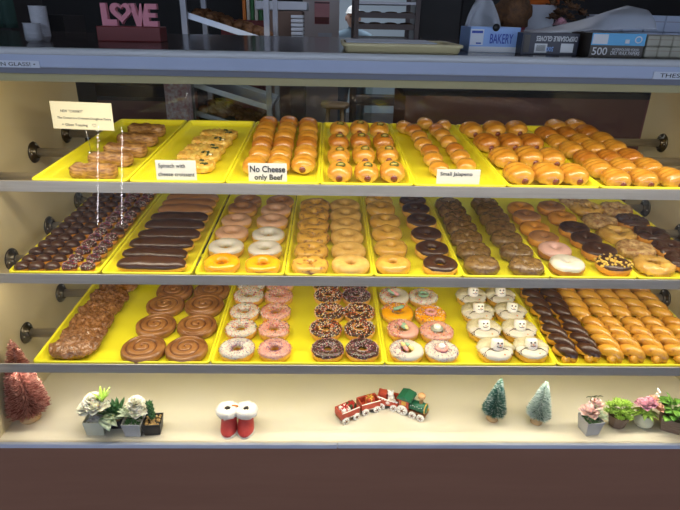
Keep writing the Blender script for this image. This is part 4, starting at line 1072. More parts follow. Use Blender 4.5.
# 6 wooden tub with succulents
t = empty('potted_plant', at(616, 424.5)); t.scale = (1.16,)*3; tag(t, 'brown wooden tub of bright green rosette succulents', 'potted plant', GPL)
b = MB(); b.lathe([(0, 0), (.019, 0), (.027, .034), (.024, .034), (.023, .030), (0, .030)], 8); b.build('wooden_tub', 'pot_wood', t, smooth=False)
b = MB(); rnd = random.Random(5)
for (x, y, z) in [(0, -.012, .052), (-.018, -.006, .048), (.018, -.006, .050), (0, .008, .062), (-.022, .008, .058), (.022, .010, .058), (-.010, -.020, .042), (.012, -.020, .042), (-.008, .0, .066), (.010, .002, .068), (.028, -.004, .044), (-.029, 0, .046), (.002, .020, .060)]:
    rosette(b, (x, y, z-.006), .015+.003*rnd.random(), 3, 8)
b.build('succulent_rosettes', 'leaf_lime', t)
# 7 glass jar with pink flowers
t = empty('potted_plant', at(642, 425.0)); t.scale = (1.16,)*3; tag(t, 'round glass jar of pebbles with mauve and peach flowers', 'potted plant', GPL)
b = MB(); b.lathe([(0, 0), (.016, 0), (.023, .010), (.024, .020), (.020, .034), (.021, .038), (.018, .038), (.017, .034), (0, .032)], 24); b.build('glass_jar', 'pot_glass', t)
b = MB(); blossom(b, (-.012, 0, .060), .022, 30, 30); blossom(b, (.006, .004, .064), .020, 31, 26, 0); b.build('mauve_blossoms', 'petal_mauve', t)
b = MB(); blossom(b, (.026, -.004, .054), .017, 33, 22); blossom(b, (.016, .010, .072), .014, 34, 18); b.build('peach_blossoms', 'petal_peach', t)
b = MB(); rosette(b, (-.010, -.014, .052), .014, 3, 7)
for a in range(8): leaf(b, (0, 0, .042), (math.cos(a*.8), math.sin(a*.8)-.2, .25), .030, .014, curl=.4)
b.build('green_leaves', 'leaf_lime', t)
b = MB(); b.tube([(.020, .012, .06), (.026, .014, .098)], .0006, 5)
for q in range(6): b.ball((.026+.004*math.cos(q*2), .014, .080+q*.0045), .0032, 8)
b.build('white_bud_spray', 'petal_white', t)
# 8 brown box with greens at the right edge
t = empty('potted_plant', at(669, 427.5)); t.scale = (1.16,)*3; t.rotation_euler = (0, 0, -.45); tag(t, 'brown square planter with broad green leaves at the right edge', 'potted plant', GPL)
square_pot(t, .056, .040, 'pot_wood', .75, 'dark_green')
b = MB(); rnd = random.Random(9)
for q in range(26):
    a = q*2.4; rr = .010+.022*rnd.random(); p = (rr*math.cos(a), rr*math.sin(a), .048+.030*rnd.random()-rr*.3)
    b.tube([(0, 0, .034), p], .0007, 5); leaf(b, p, (math.cos(a), math.sin(a), .2), .024, .022, curl=.2)
leaf(b, (-.012, 0, .070), (-.2, 0, 1), .034, .014)
b.build('broad_leaves', 'leaf', t)

# ---------------------------------------------------------------- things on the countertop
ZC = 1.381
def atc(px, py): return onz(px, py, ZC)
# cups
def cups(px, py, ph, pw, n, lb):
    P = atc(px, py); d = (P-CAM).length; H = ph*d/FL*1.02; R = pw*d/FL/2
    t = empty('paper_cup_stack', P); tag(t, lb, 'cups', 'stacks of paper cups')
    for i in range(n):
        z = i*(H*.86)/n; b = MB(); b.lathe([(R*.72, z), (R*.97, z+H*.16), (R, z+H*.165), (R, z+H*.175), (R*.8, z+H*.175), (R*.68, z+.002)], 20); b.build('paper_cup', 'cup_white', t)
cups(35, 42.5, 15.5, 14, 9, 'shorter stack of white paper cups at the left'); cups(43.5, 41.5, 27, 14, 15, 'taller stack of white paper cups behind the shorter stack')
# LOVE letters on red block
P = atc(133.5, 41.2); 
t = empty('wooden_block', P); tag(t, 'dark red wooden block under the LOVE letters', 'block')
k_ = P.y/FL*.95
b = MB(); b.box((0, 0, .5*13.5*k_), (60*k_, .06, 13.5*k_)); b.build('block', 'red_wood', t, smooth=False, bevel=.002)
t = empty('love_sign', P+Vector((0, 0, 13.5*k_))); tag(t, 'pink cut-out letters spelling LOVE with a heart shaped O', 'letters')
def letter(outl, x, w, nm, h=20*k_):
    b = MB(); b.extrude([(x+a*w, c*h) for a, c in outl], .016); return b.build(nm, 'love_pink', t, smooth=False)
Lw = 50*k_; x0 = -Lw/2-1.5*k_
letter([(0, 0), (1, 0), (1, .28), (.42, .28), (.36, 1), (0, 1)], x0, 14*k_, 'letter_l')
hp = []; 
for i in range(40):
    a = 2*PI*i/40; hp.append((16*math.sin(a)**3/34+.5, (13*math.cos(a)-5*math.cos(2*a)-2*math.cos(3*a)-math.cos(4*a))/32+.56))
b = MB(); n = len(hp); ring_o = [(x0+9*k_+a*20*k_, .004+c*19.5*k_) for a, c in [(.5+(x-.5)*1.1, .52+(z-.52)*1.05) for x, z in hp]]; ring_i = [(x0+9*k_+(.5+(a-.5)*.55)*20*k_, .006+(.54+(c-.54)*.5)*19.5*k_) for a, c in hp]
vs = [(x, -.008, z) for x, z in ring_o]+[(x, -.008, z) for x, z in ring_i]+[(x, .008, z) for x, z in ring_o]+[(x, .008, z) for x, z in ring_i]
fs = []
for i in range(n):
    j = (i+1) % n; fs += [(i, j, n+j, n+i), (2*n+j, 2*n+i, 3*n+i, 3*n+j), (j, i, 2*n+i, 2*n+j), (n+i, n+j, 3*n+j, 3*n+i)]
b.add(vs, fs); b.build('heart_letter_o', 'love_pink', t, smooth=False)
letter([(0, 1), (.34, 1), (.52, .42), (.70, 1), (1, 1), (.66, 0), (.36, 0)], x0+27*k_, 15*k_, 'letter_v')
letter([(0, 0), (1, 0), (1, .24), (.42, .24), (.42, .40), (.9, .40), (.9, .60), (.42, .60), (.42, .76), (1, .76), (1, 1), (0, 1)], x0+39*k_, 14*k_, 'letter_e')
# shallow cream tray with a sheet on the counter
p0 = atc(345, 53); p1 = atc(456, 53.5)
t = empty('serving_tray', ((p0.x+p1.x)/2, p0.y+.11, ZC)); tag(t, 'shallow cream sheet tray on the countertop', 'tray')
w = p1.x-p0.x
me = tray_mesh(w+.012, .20, .019, 'tray_cream'); o = link('pan', me, t); o.location = (0, -.10, 0)
b = MB(); b.box((-.02, .02, .019), (w*.8, .16, .002)); b.build('paper_sheet', 'tissue', t, smooth=False)

def cbox(px0, px1, pyb, pyt, dep, lb, name, mat, parts, cat='box'):
    p0 = atc(px0, pyb); p1 = atc(px1, pyb+ (px1-px0)*.022); q = ony((px0+px1)/2, pyt, (p0.y+p1.y)/2)
    w = p1.x-p0.x; h = q.z-ZC
    t = empty(name, ((p0.x+p1.x)/2, (p0.y+p1.y)/2, ZC)); tag(t, lb, cat, 'boxes along the countertop')
    b = MB(); b.box((0, dep/2, h/2), (w, dep, h)); bx = b.build('carton', mat, t, smooth=False, bevel=.001)
    for qi, (kind, fx, fz, fw, fh, m_, s) in enumerate(parts):
        if kind == 'r':
            b = MB(); b.box((w*(fx-.5), -.0005-.0003*qi, h*fz), (w*fw, .001, h*fh)); b.build('printed_panel', m_, bx, smooth=False)
        elif kind == 't': text(s, m_, bx, (w*(fx-.5), -.0014-.0003*qi, h*fz), w=w*fw, h=h*fh, bold=.006)
        elif kind == 'u': text(s, m_, bx, (w*(fx-.5), -.0014-.0003*qi, h*fz), w=w*fw, h=h*fh, bold=.02, rz=PI)
    return t, w, h
t, w, h = cbox(468, 518, 52, 27, .10, 'blue and white BAKERY tissue box', 'tissue_box', 'box_blue',
     [('r', .5, .12, 1, .22, 'print_white', ''), ('r', .14, .60, .26, .62, 'label_white', ''), ('r', .14, .80, .22, .10, 'print_blue', ''), ('t', .63, .55, .46, .38, 'print_blue', 'BAKERY'), ('r', .18, .36, .1, .06, 'print_blue', '')])
b = MB(); M = Matrix.Translation((0, -.0012, h-.001)) @ Matrix.Rotation(PI/2, 4, 'X')
b.lathe([(0, 0), (.008, 0), (.008, .0006), (0, .0006)], 20, M=M @ Matrix.Scale(1, 4)); b.build('thumb_notch', 'black', t)
t, w, h = cbox(520, 577, 54, 33, .10, 'black DISPOSABLE GLOVES box standing upside down', 'glove_box', 'box_navy',
     [('u', .60, .74, .72, .24, 'print_white', 'DISPOSABLE GLOVES'), ('r', .34, .30, .22, .42, 'print_white', ''), ('u', .50, .26, .12, .22, 'box_blue', '500'), ('r', .80, .32, .22, .42, 'print_white', ''), ('r', .08, .5, .10, .8, 'box_brown', '')])
b = MB()
for q in range(9): b.box((w*(.34-.5)-.009+q*.0022, -.0014, h*.30), (.0009, .0006, h*.3))
b.build('barcode', 'ink', t, smooth=False)
t, w, h = cbox(588, 642, 56.5, 33, .10, 'sky blue and brown box of 500 dry wax papers', 'wax_paper_box', 'box_brown',
     [('r', .5, .74, 1, .50, 'box_sky', ''), ('r', .16, .74, .28, .40, 'print_white', ''), ('t', .18, .24, .28, .32, 'print_white', '500'), ('t', .66, .32, .50, .10, 'print_white', 'INTERFOLDED FOOD'), ('t', .66, .17, .54, .16, 'print_white', 'DRY WAX PAPERS'), ('t', .86, .74, .14, .3, 'print_white', 'O'), ('r', .66, .66, .08, .16, 'print_white', '')])
# cartons at right
def cartons(px0, px1, pyb, pyt, nx, nz_, dep, mat, lb0, y=None):
    p0 = atc(px0, pyb); p1 = atc(px1, pyb+(px1-px0)*.022)
    if y: p0 = Vector((ony(px0, pyb, y).x, y, ZC)); p1 = Vector((ony(px1, pyb, y).x, y, ZC))
    q = ony(px0, pyt, p0.y); w = (p1.x-p0.x)/nx; h = (q.z-ZC)/nz_
    for i in range(nx):
        for j in range(nz_):
            t = empty('bakery_carton', (p0.x+w*(i+.5), (p0.y+p1.y)/2, ZC+h*j))
            tag(t, '%s, %s of row, %s layer' % (lb0, ['first from left', 'second', 'third', 'fourth', 'fifth'][i], ['lower', 'upper', 'third'][j]), 'carton', 'folded bakery cartons on the counter')
            b = MB(); b.box((0, dep/2, h/2), (w*.985, dep, h*.98)); b.build('carton_body', mat, t, smooth=False, bevel=.003)
            b = MB(); b.box((0, -.001, h*.62), (w*.9, .0015, h*.03)); b.build('lid_seam', 'cardboard', t, smooth=False)
cartons(643, 695, 57.5, 35, 4, 2, .10, 'carton_cream', 'small cream carton stacked right of wax papers')
cartons(598, 700, 48, 14, 5, 2, .12, 'carton_blue', 'bluish white folded carton behind the cream ones', y=1.66)
# plastic wrapping draped over the boxes
def sheet(name, fn, mat, lb, cat, nu=24, nv=14, th=.0008):
    b = MB(); b.surf(fn, nu, nv, False, False); o = b.build(name, mat); s_ = o.modifiers.new('thickness', 'SOLIDIFY'); s_.thickness = th
    tag(o, lb, cat); return o
pa = ony(520, 33, 1.33); pb = ony(640, 12, 1.36)
def film(u, v):
    x = pa.x+(pb.x-pa.x)*u; zt = [.0, .006, .014, .028, .045, .062, .055][min(6, int(u*6.99))]
    k = u*6; i = min(5, int(k)); f = k-i; T = [.004, .008, .018, .030, .046, .060, .048]; zt = T[i]*(1-f)+T[i+1]*f
    z = pa.z+.002+zt*(math.sin(v*PI*.62+.2))+.006*nz((u*4, v*3, 0), 1, 4)*(.3+u)
    return Vector((x+.008*v, 1.27+.10*v+.01*nz((u*3, v*3, 2), 1, 1), z))
sheet('plastic_wrap', film, 'plastic_film', 'crumpled clear plastic wrap lying over the glove and wax boxes', 'plastic wrap')
pc = ony(462, 50, 1.42); pd = ony(505, 10, 1.42)
def film2(u, v):
    x = pc.x+(pd.x-pc.x)*u; top = .03+.09*math.sin(PI*min(1, u*1.1))**.7
    return Vector((x, 1.42+.02*math.sin(u*5)+.015*nz((u*4, v*4, 0), 1, 9), ZC+.002+top*v))
sheet('plastic_bag', film2, 'plastic_film', 'standing clear plastic bag behind the BAKERY tissue box', 'plastic bag')
# potted arrangement, berry cup and orange box behind the boxes
t = empty('flower_arrangement', (ony(510, 30, 1.62).x, 1.62, ZC)); tag(t, 'brown dried flower ball in a glass behind the glove box', 'flowers')
b = MB(); b.lathe([(0, 0), (.030, 0), (.040, .05), (.038, .05), (0, .045)], 20); b.build('vase', 'berry', t)
b = MB(); b.ball((0, 0, .085), .050, 24, fn=lambda p: p+Vector((0, 0, 0))+(p-Vector((0, 0, .085)))*.25*nz(p, 60, 2)); b.build('dried_flowers', 'flower_brown', t)
t = empty('flower_arrangement', (ony(565, 30, 1.62).x, 1.64, ZC)); tag(t, 'pink flowers and dark foliage behind the DISPOSABLE GLOVES box', 'flowers')
b = MB(); b.lathe([(0, 0), (.020, 0), (.028, .045), (.026, .045), (0, .04)], 20); b.build('vase', 'tissue', t)
b = MB()
for q in range(14): blossom(b, (.05*math.cos(q*2.4)*(.3+.05*q), .03*math.sin(q*2.4), .07+.012*(q % 6)), .020, q, 8)
b.build('dark_foliage', 'flower_brown', t)
b = MB(); blossom(b, (-.02, -.03, .055), .022, 3, 18); b.build('pink_blossom', 'petal_mauve', t)
pq = ony(537, 5, 1.75); 
t = empty('orange_tub', (pq.x, 1.75, ZC)); tag(t, 'orange plastic tub lid above the glove box at top of picture', 'tub')
b = MB(); b.lathe([(0, 0), (.05, 0), (.056, pq.z-ZC), (0, pq.z-ZC)], 24); b.build('tub', 'tissue', t)
b = MB(); b.lathe([(0, pq.z-ZC), (.062, pq.z-ZC), (.062, pq.z-ZC+.05), (.055, pq.z-ZC+.055), (0, pq.z-ZC+.055)], 24); b.build('lid', 'orange_plastic', t)

# ================================================================== the room behind
YW = 6.0; ZR = 2.8; X0, X1 = -4.6, 5.2
def slabm(name, x0, x1, y0, y1, z0, z1, mat, lb=None, cat=None):
    b = MB(); b.box(((x0+x1)/2, (y0+y1)/2, (z0+z1)/2), (x1-x0, y1-y0, z1-z0)); o = b.build(name, mat, smooth=False)
    if lb: tag(o, lb, cat)
    else: struct(o)
    return o
YS = -4.0
slabm('floor', X0, X1, YS, 9.2, -.1, 0, 'room_floor')
slabm('ceiling', X0, X1, YS, 9.2, ZR, ZR+.1, 'room_ceiling')
slabm('wall_side_left', X0-.1, X0, YS, 9.2, 0, ZR, 'room_beige')
slabm('wall_side_right', X1, X1+.1, YS, 9.2, 0, ZR, 'room_brown')
# the shop front with its daylight windows, behind the photographer
slabm('wall_front_sill', X0, X1, YS-.15, YS, 0, .75, 'room_beige'); slabm('wall_front_header', X0, X1, YS-.15, YS, 2.5, ZR, 'room_beige')
for i in range(4):
    xx = X0+.1+i*(X1-X0-.2)/3; slabm('trim_%d' % (i+1), xx-.06, xx+.06, YS-.15, YS, .75, 2.5, 'room_beige')
dl, dr = ony(339, 30, YW).x, ony(418, 30, YW).x
bl = ony(303, 30, YW).x
slabm('wall_back', X0, bl, YW, YW+.12, 0, ZR, 'room_black')
slabm('wall_back_centre', bl, dl, YW, YW+.12, 0, ZR, 'room_beige')
slabm('wall_back_right', dr, X1, YW, YW+.12, 0, ZR, 'room_black')
slabm('wall_back_above', dl, dr, YW, YW+.12, 2.2, ZR, 'room_beige')
slabm('wall_kitchen', -2.5, 3.5, 9.1, 9.2, 0, ZR, 'room_blue')
# poster
pp = ony(322, 13, YW); t = empty('wall_poster', (pp.x, YW-.003, pp.z)); tag(t, 'pink and dark poster on the beige wall left of doorway', 'poster')
k2 = YW/FL*1.05
b = MB(); b.box((0, 0, 0), (13*k2, .004, 18*k2)); ps = b.build('poster_sheet', 'poster_rose', t, smooth=False)
b = MB(); b.box((0, -.003, -6*k2), (12.4*k2, .002, 5.5*k2)); b.build('dark_scene', 'red_wood', ps, smooth=False)
b = MB(); b.box((0, -.003, 8*k2), (13*k2, .002, .8*k2)); b.build('top_stripe', 'ink', ps, smooth=False)
pp = ony(325, 35, YW); slabm('wall_notice', pp.x-.07, pp.x+.07, YW-.004, YW-.001, pp.z-.02, pp.z+.02, 'label_white', 'small white notice below the pink poster', 'notice')
# racks
def rack(name, x0, x1, y0, y1, H, levels, slant, mat, lb, fill=None, postw=.03):
    t = empty(name, ((x0+x1)/2, (y0+y1)/2, 0)); tag(t, lb, 'rack')
    w = (x1-x0); d = y1-y0
    for sx in (-1, 1):
        for sy in (-1, 1):
            b = MB(); b.box((sx*(w/2-postw/2), sy*(d/2-postw/2), H/2+.06), (postw, postw, H)); b.build('post', mat, t, smooth=False)
            b = MB(); b.lathe([(0, -.012), (.03, -.012), (.03, .012), (0, .012)], 14, M=Matrix.Translation((sx*(w/2-.02), sy*(d/2-.02), .03)) @ Matrix.Rotation(PI/2, 4, 'X')); b.build('castor', 'black', t)
    b = MB(); b.box((0, 0, H+.05), (w, d, .02)); b.box((0, 0, .09), (w, d, .02)); b.build('frame_plates', mat, t, smooth=False)
    return t, w, d
xa_, xb_ = ony(184, 30, 3.2).x, ony(264, 30, 3.2).x
t, w, d = rack('bakery_rack', xa_-.01, xb_+.03, 3.2, 3.75, 1.72, None, 0, 'rack_metal', 'steel bakery rack holding slanted pans of pastries, left background')
pL = ony(186, 18.5, 3.2); pR = ony(261, 43, 3.2); sl = math.atan2(pL.z-pR.z, pR.x-pL.x)
zc = (pL.z+pR.z)/2
for i, dz in enumerate((.32, 0, -.36, -.52, -.75)):
    z = zc+dz
    M = Matrix.Translation((0, 0, z)) @ Matrix.Rotation(sl, 4, 'Y')
    pan = empty('slanted_pan', (t.location.x, t.location.y, 0)); tag(pan, 'slanted metal pan, %s on the left background rack' % ['topmost', 'second, piled with pastries,', 'third', 'fourth', 'lowest'][i], 'pan', 'slanted pans')
    b = MB(); b.box((0, 0, 0), (w*.98, d*.86, .006), M=M)
    for sy in (-1, 1): b.box((0, sy*d*.43, .012), (w*.98, .006, .030), M=M)
    for sx in (-1, 1): b.box((sx*w*.49, 0, .012), (.006, d*.86, .030), M=M)
    b.build('pan_body', 'pan_metal', pan, smooth=False)
    if i in (1, 3):
        b = MB(); rnd = random.Random(i)
        for q in range(85):
            b.ball((rnd.uniform(-.42, .42)*w, rnd.uniform(-.36, .36)*d, .022+.022*rnd.random()), (.03, .026, .02), 8, M=M)
        o = b.build('pastry_heap', 'pastry_heap', pan); o['kind'] = 'stuff'
xa_, xb_ = ony(354, 30, 4.6).x, ony(419, 30, 4.6).x
t, w, d = rack('sheet_pan_rack', xa_, xb_, 4.6, 5.2, 1.75, None, 0, 'rack_dark', 'dark sheet pan rack standing in front of the kitchen doorway', postw=.035)
for i, py in enumerate((3, 15.5, 27, 40, 60, 85, 105)):
    z = ony(388, py, 4.6).z; pan = empty('sheet_pan', (t.location.x, t.location.y, z)); tag(pan, 'dark sheet pan on doorway rack, %s from the top' % ['first', 'second', 'third', 'fourth', 'fifth', 'sixth', 'seventh'][i], 'pan', 'sheet pans on the doorway rack')
    b = MB(); th = .040 if i in (1, 2) else .018
    b.box((0, 0, 0), (w-.072, d*.94, .005)); 
    for sy in (-1, 1): b.box((0, sy*d*.47, 0), (w-.072, .006, th))
    b.build('pan_body', 'rack_dark' if i != 0 else 'rack_metal', pan, smooth=False)
    if i in (1, 2):
        b = MB()
        for q in range(4): b.ball((-.2+q*.13, 0, .02), (.05, .2, .012), 12)
        b.build('pastries', 'flower_brown', pan)
# fridge, cabinets and the rest
x0, x1 = ony(417, 30, 5.3).x, ony(461, 30, 5.3).x
t = empty('tall_refrigerator', ((x0+x1)/2, 5.3, 0)); tag(t, 'tall black refrigerator right of the kitchen doorway', 'refrigerator')
b = MB(); b.box((0, .32, 1.0), (x1-x0, .62, 2.0)); b.build('cabinet', 'room_black', t, smooth=False, bevel=.01)
b = MB(); b.box((0, 0, 1.05), (x1-x0-.03, .03, 1.8)); dd = b.build('door', 'room_black', t, smooth=False, bevel=.008)
b = MB(); b.tube([(-.16, -.04, .9), (-.16, -.04, 1.3)], .008, 8); b.build('handle', 'rack_dark', dd)
x0, x1 = ony(268, 30, 4.6).x, ony(302, 30, 4.6).x
b = MB(); zt = ony(285, 11, 4.6).z; b.box(((x0+x1)/2, 4.85, zt/2), (x1-x0, .5, zt)); tag(b.build('storage_cabinet', 'cardboard', smooth=False, bevel=.006), 'brown storage cabinet between the rack and the beige wall', 'cabinet')
z2 = ony(280, 1, 4.6).z; b = MB(); b.box(((x0+x1)/2-.03, 4.85, (zt+z2)/2+.003), (x1-x0+.14, .44, z2-zt-.006)); tag(b.build('storage_carton', 'label_white', smooth=False, bevel=.01), 'long white carton lying on the brown storage cabinet', 'carton')
x0, x1 = ony(291, 30, 4.3).x, ony(303, 30, 4.3).x
for i in range(10):
    zz = ony(297, 14+i*4.2, 4.3).z
    t = empty('stacking_crate', ((x0+x1)/2, 4.42, zz-.030)); tag(t, 'pale stacking crate beside the beige wall, %s from the top' % (['first']+ORD[1:])[i], 'crate', 'stacked pale crates')
    b = MB(); b.box((0, 0, .012), (x1-x0, .24, .022)); b.build('crate_body', 'tissue', t, smooth=False, bevel=.004)
    b = MB(); b.box((0, 0, .0), (x1-x0-.012, .22, .006)); b.build('crate_foot', 'rack_dark', t, smooth=False)
zz0 = ony(297, 14+9*4.2, 4.3).z-.034
b = MB(); b.box(((x0+x1)/2, 4.42, zz0/2), (x1-x0+.02, .26, zz0)); tag(b.build('crate_stand', 'rack_dark', smooth=False), 'dark stand carrying the stacked pale crates', 'stand')
# red shelf with coloured folders high behind the rack
x0, x1 = ony(232, 30, 5.4).x, ony(262, 30, 5.4).x; zz = ony(247, 8, 5.4).z
slabm('red_cabinet', x0-.1, x1+.3, 5.4, 5.8, 0, zz-.1, 'red_wood', 'dark red cabinet behind the slanted rack', 'cabinet')
for i, (px, m_) in enumerate(((244, 'sp_orange'), (248, 'sp_white'), (252, 'sp_green'), (256, 'sp_white'), (260, 'sp_green'))):
    q = ony(px, 8, 5.4); b = MB(); b.box((q.x, 5.5, zz-.1+.15), (.028, .2, .30)); tag(b.build('folder', m_, smooth=False, bevel=.003), '%s folder on red cabinet, %s from the left' % (['orange', 'white', 'green', 'white', 'green'][i], ['first', 'second', 'third', 'fourth', 'fifth'][i]), 'folder', 'folders on the red cabinet')
# long brown cabinet behind the case, right
x0, x1 = ony(405, 110, 3.4).x, X1-.05; zz = ony(520, 97, 3.4).z
t = empty('back_cabinet', ((x0+x1)/2, 3.4, 0)); tag(t, 'long reddish brown back cabinet seen through the case, right side', 'cabinet')
b = MB(); b.box((0, .3, zz/2), (x1-x0, .6, zz)); b.build('cabinet_body', 'room_brown', t, smooth=False)
b = MB(); b.box((0, .29, zz+.015), (x1-x0+.04, .64, .03)); b.build('cabinet_top', 'room_black', t, smooth=False)
x0, x1 = X0+.05, ony(180, 110, 4.2).x; zz = ony(120, 100, 4.2).z
t = empty('back_cabinet', ((x0+x1)/2, 4.2, 0)); tag(t, 'reddish brown back cabinet seen through the case, left side', 'cabinet')
b = MB(); b.box((0, .3, zz/2), (x1-x0, .6, zz)); b.build('cabinet_body', 'room_brown', t, smooth=False)
b = MB(); b.box((0, .29, zz+.015), (x1-x0, .64, .03)); b.build('cabinet_top', 'room_black', t, smooth=False)
# patterned bag
q = ony(175, 92, 3.0); slx = empty('paper_bag', (q.x, 3.0, 0)); tag(slx, 'white paper bag with pink letter pattern left of the slanted rack', 'bag')
b = MB(); b.box((0, .06, q.z-.05), (.12, .10, .26)); b.build('bag_body', 'bag_pattern', slx, smooth=False, bevel=.003)
zb_ = q.z-.18
b = MB(); b.tube([(-.03, 0, q.z+.08), (-.02, 0, q.z+.13), (.02, 0, q.z+.13), (.03, 0, q.z+.08)], .003, 6); b.build('handle', 'cup_white', slx)
b = MB(); b.box((q.x, 3.06, zb_/2), (.30, .26, zb_)); tag(b.build('side_stand', 'rack_dark', smooth=False), 'low dark stand carrying the patterned paper bag', 'stand')
# round stool
q = ony(335, 103, 4.0)
t = empty('wooden_stool', (q.x, 4.0, 0)); tag(t, 'small round wooden stool seen through the case back', 'stool')
b = MB(); b.lathe([(0, q.z-.03), (.10, q.z-.03), (.105, q.z-.01), (.10, q.z), (0, q.z)], 28); b.build('seat', 'wood_stool', t)
for i in range(4):
    a = PI/4+i*PI/2; b = MB(); b.tube([(.07*math.cos(a), .07*math.sin(a), q.z-.03), (.13*math.cos(a), .13*math.sin(a), 0.0)], .014, 8); b.build('leg', 'wood_stool', t)
b = MB(); b.tube([(.105*math.cos(PI*2*i/20), .105*math.sin(PI*2*i/20), q.z*.42) for i in range(20)], .008, 6, closed=True); b.build('foot_ring', 'wood_stool', t)
ql = ony(13, 10, 2.26).x; b = MB(); b.box((ql-.20, 2.36, .95), (.40, .28, 1.9)); tag(b.build('tall_locker', 'room_black', smooth=False, bevel=.004), 'tall black locker behind the dark green cloth at upper left', 'cabinet')
# green apron and tan paper at upper left
q = ony(5, 10, 2.2); b = MB()
b.surf(lambda u, v: Vector((q.x-.09+.12*u, 2.2+.012*math.sin(u*14), q.z+.12-.18*v)), 16, 8, False, False)
o = b.build('green_apron', 'apron_green'); s_ = o.modifiers.new('thickness', 'SOLIDIFY'); s_.thickness = .004; tag(o, 'dark green cloth hanging at the upper left', 'apron')
q = ony(21, 2, 2.6); b = MB(); b.box((q.x, 2.6, q.z), (.085, .10, .09)); tag(b.build('paper_bundle', 'paper_tan', smooth=False, bevel=.006), 'tan paper bundle at the upper left edge', 'bundle')
b = MB(); b.box((q.x+.04, 2.66, (q.z-.048)/2), (.30, .22, q.z-.048)); tag(b.build('tall_cabinet', 'room_black', smooth=False), 'tall black cabinet under the tan paper bundle', 'cabinet')

# ---------------------------------------------------------------- the worker
def skin_mesh(name, joints, edges, mat, parent, sub=2):
    me = bpy.data.meshes.new(name); me.from_pydata([j[0] for j in joints], edges, []); o = bpy.data.objects.new(name, me); COL.objects.link(o); o.parent = parent
    me.materials.append(MATS[mat])
    md = o.modifiers.new('skin', 'SKIN'); 
    for i, j in enumerate(joints):
        sv = me.skin_vertices[0].data[i]; r = j[1]; sv.radius = r if isinstance(r, tuple) else (r, r); sv.use_root = (i == 0)
    md.use_smooth_shade = True
    sb = o.modifiers.new('smooth', 'SUBSURF'); sb.levels = sub; sb.render_levels = sub
    return o
hp_ = ony(353.0, 16, 6.75)
t = empty('person', (hp_.x, 6.75, 0)); tag(t, 'person in blue-grey shirt and white cap working behind the doorway rack', 'person')
hz = hp_.z-.02       # face centre
S = (hz+.10)/1.72
J = [((0, 0, .93*S), (.15, .11)), ((0, 0, 1.10*S), (.15, .11)), ((0, -.02, 1.28*S), (.17, .11)), ((0, -.03, 1.40*S), (.12, .09)), ((0, -.04, 1.48*S), .055), ((0, -.05, 1.54*S), .055),
     ((-.20, -.03, 1.37*S), .065), ((-.24, -.12, 1.14*S), .048), ((-.14, -.32, 1.05*S), .036), ((.20, -.03, 1.37*S), .065), ((.24, -.12, 1.14*S), .048), ((.14, -.32, 1.05*S), .036),
     ((-.10, 0, .86*S), .095), ((-.11, .01, .48*S), .065), ((-.11, .03, .09*S), .045), ((-.11, -.10, .04), .035), ((.10, 0, .86*S), .095), ((.11, .01, .48*S), .065), ((.11, .03, .09*S), .045), ((.11, -.10, .04), .035)]
E_ = [(0, 1), (1, 2), (2, 3), (3, 4), (4, 5), (3, 6), (6, 7), (7, 8), (3, 9), (9, 10), (10, 11), (0, 12), (12, 13), (13, 14), (14, 15), (0, 16), (16, 17), (17, 18), (18, 19)]
body = skin_mesh('body', J, E_, 'shirt', t)
b = MB()
def headf(p):
    q = p-Vector((0, -.06, hz)); 
    if q.z < 0: q.x *= 1+.9*q.z*1.6; q.y *= 1+.3*q.z
    return q+Vector((0, -.06, hz))
b.ball((0, -.06, hz), (.078, .098, .115), 24, fn=headf); b.tube([(0, -.155, hz+.02), (0, -.172, hz-.018), (0, -.15, hz-.022)], [.008, .014, .008], 8)
for sx in (-1, 1): b.ball((sx*.080, -.05, hz-.005), (.010, .022, .032), 8)
hd = b.build('head', 'skin', t)
b = MB()
for sx in (-1, 1): b.ball((sx*.03, -.150, hz+.012), (.012, .006, .006), 8)
b.ball((0, -.150, hz-.052), (.025, .006, .005), 8); b.build('eyes_and_mouth', 'hair', hd)
b = MB(); b.ball((0, -.05, hz+.02), (.086, .104, .112), 24, fn=lambda p: Vector((p.x, p.y, max(p.z, hz+.045)))); b.ball((0, -.15, hz+.048), (.065, .06, .006), 16); b.build('cap', 'cap', t)
for sx in (-1, 1):
    b = MB(); b.ball((sx*.13, -.36, 1.05*S), (.035, .045, .018), 12)
    for q in range(4): x_ = sx*.13-.026+q*.017; b.tube([(x_, -.39, 1.05*S), (x_, -.43+.004*abs(q-1.5), 1.045*S), (x_, -.445+.006*abs(q-1.5), 1.02*S)], [.009, .008, .006], 8)
    b.tube([(sx*.10, -.35, 1.05*S), (sx*.085, -.385, 1.035*S), (sx*.088, -.41, 1.025*S)], [.010, .009, .007], 8); b.build('hand', 'skin', t)
kt = slabm('kitchen_table', hp_.x-.5, hp_.x+.55, 6.28, 6.48, 1.0*S-.06, 1.0*S, 'rack_metal', 'steel work table in front of the worker', 'table')
b = MB()

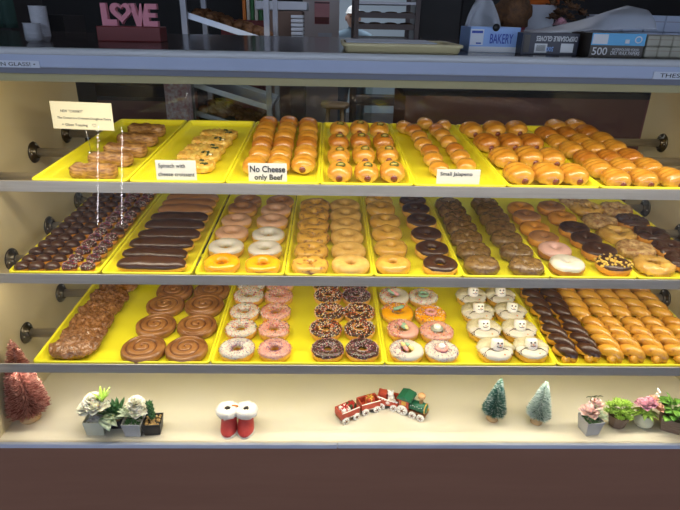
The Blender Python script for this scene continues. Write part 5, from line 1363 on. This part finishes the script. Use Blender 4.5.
# two unseen LED poles, added to reflect dotted lines in the front glass
pm('led', (1, 1, 1), emit=45)
for px, lb in ((97.5, 'added slim pole of tiny white lights for the glass reflection, left one'), (121.5, 'added slim pole of tiny white lights for the glass reflection, right one')):
    G0 = Vector((0, YF-.012, ZF)); gt = Vector((0, 1.168-(YF-.012), 1.330-ZF)).normalized(); gn = Vector((0, -gt.z, gt.y)).normalized()
    def mirrored(py, yq):
        d = ray(px, py); t_ = (G0-CAM).dot(gn)/d.dot(gn); P = CAM+d*t_; r = d-gn*(2*d.dot(gn)); return P+r*((yq-P.y)/r.y)
    a = mirrored(128, -.30); c = mirrored(224, -.30)
    t = empty('reflection_light_pole', (a.x, -.30, 0)); tag(t, lb, 'string light')
    b = MB(); b.tube([(0, -.008, 0), (0, -.008, a.z+.05)], .004, 8); b.lathe([(0, 0), (.05, 0), (.05, .008), (0, .01)], 20); b.build('pole', 'room_black', t)
    b = MB(); n = 32
    for i in range(n):
        p = a.lerp(c, i/(n-1)); b.ball((p.x-a.x, 0, p.z), .0032, 8)
    o = b.build('tiny_lights', 'led', t); o['kind'] = 'stuff'

# ================================================================== lights
def area(name, loc, rot, sx, sy, e, col):
    l = bpy.data.lights.new(name, 'AREA'); l.shape = 'RECTANGLE'; l.size = sx; l.size_y = sy; l.energy = e; l.color = col
    o = bpy.data.objects.new(name, l); COL.objects.link(o); o.location = loc; o.rotation_euler = rot; return o
WARM = (1, .90, .70)
area('case_lamp', ((XL+XR)/2, 1.245, 1.318), (math.radians(22), 0, 0), 2.0, .04, 7.6, WARM)
for k, e in ((0, 2.6), (1, 3.2)):
    yf, zl, _ = SH[k]
    area('shelf_lamp', ((XL+XR)/2, yf+.016, zl-.052), (math.radians(25), 0, 0), 2.0, .012, e, WARM)
area('shelf_lamp', ((XL+XR)/2, SH[2][0]+.016, SH[2][1]-.052), (math.radians(15), 0, 0), 2.0, .012, 3.0, (1, .93, .78))
area('kitchen_lamp', (.5, 6.75, 2.75), (0, 0, 0), 2, .6, 60, (.85, .93, 1))
area('shop_lamp', (.5, 3.2, 2.75), (0, 0, 0), 2.4, .3, 16, (.8, .85, 1))
w = bpy.data.worlds.new('sky'); SC.world = w; w.use_nodes = True
bg = w.node_tree.nodes['Background']; bg.inputs[0].default_value = (.66, .78, 1, 1); bg.inputs[1].default_value = 3.2
SC.view_settings.view_transform = 'Standard'; SC.view_settings.look = 'None'; SC.view_settings.gamma = 1; SC.view_settings.exposure = 0
SC.view_settings.use_curve_mapping = False
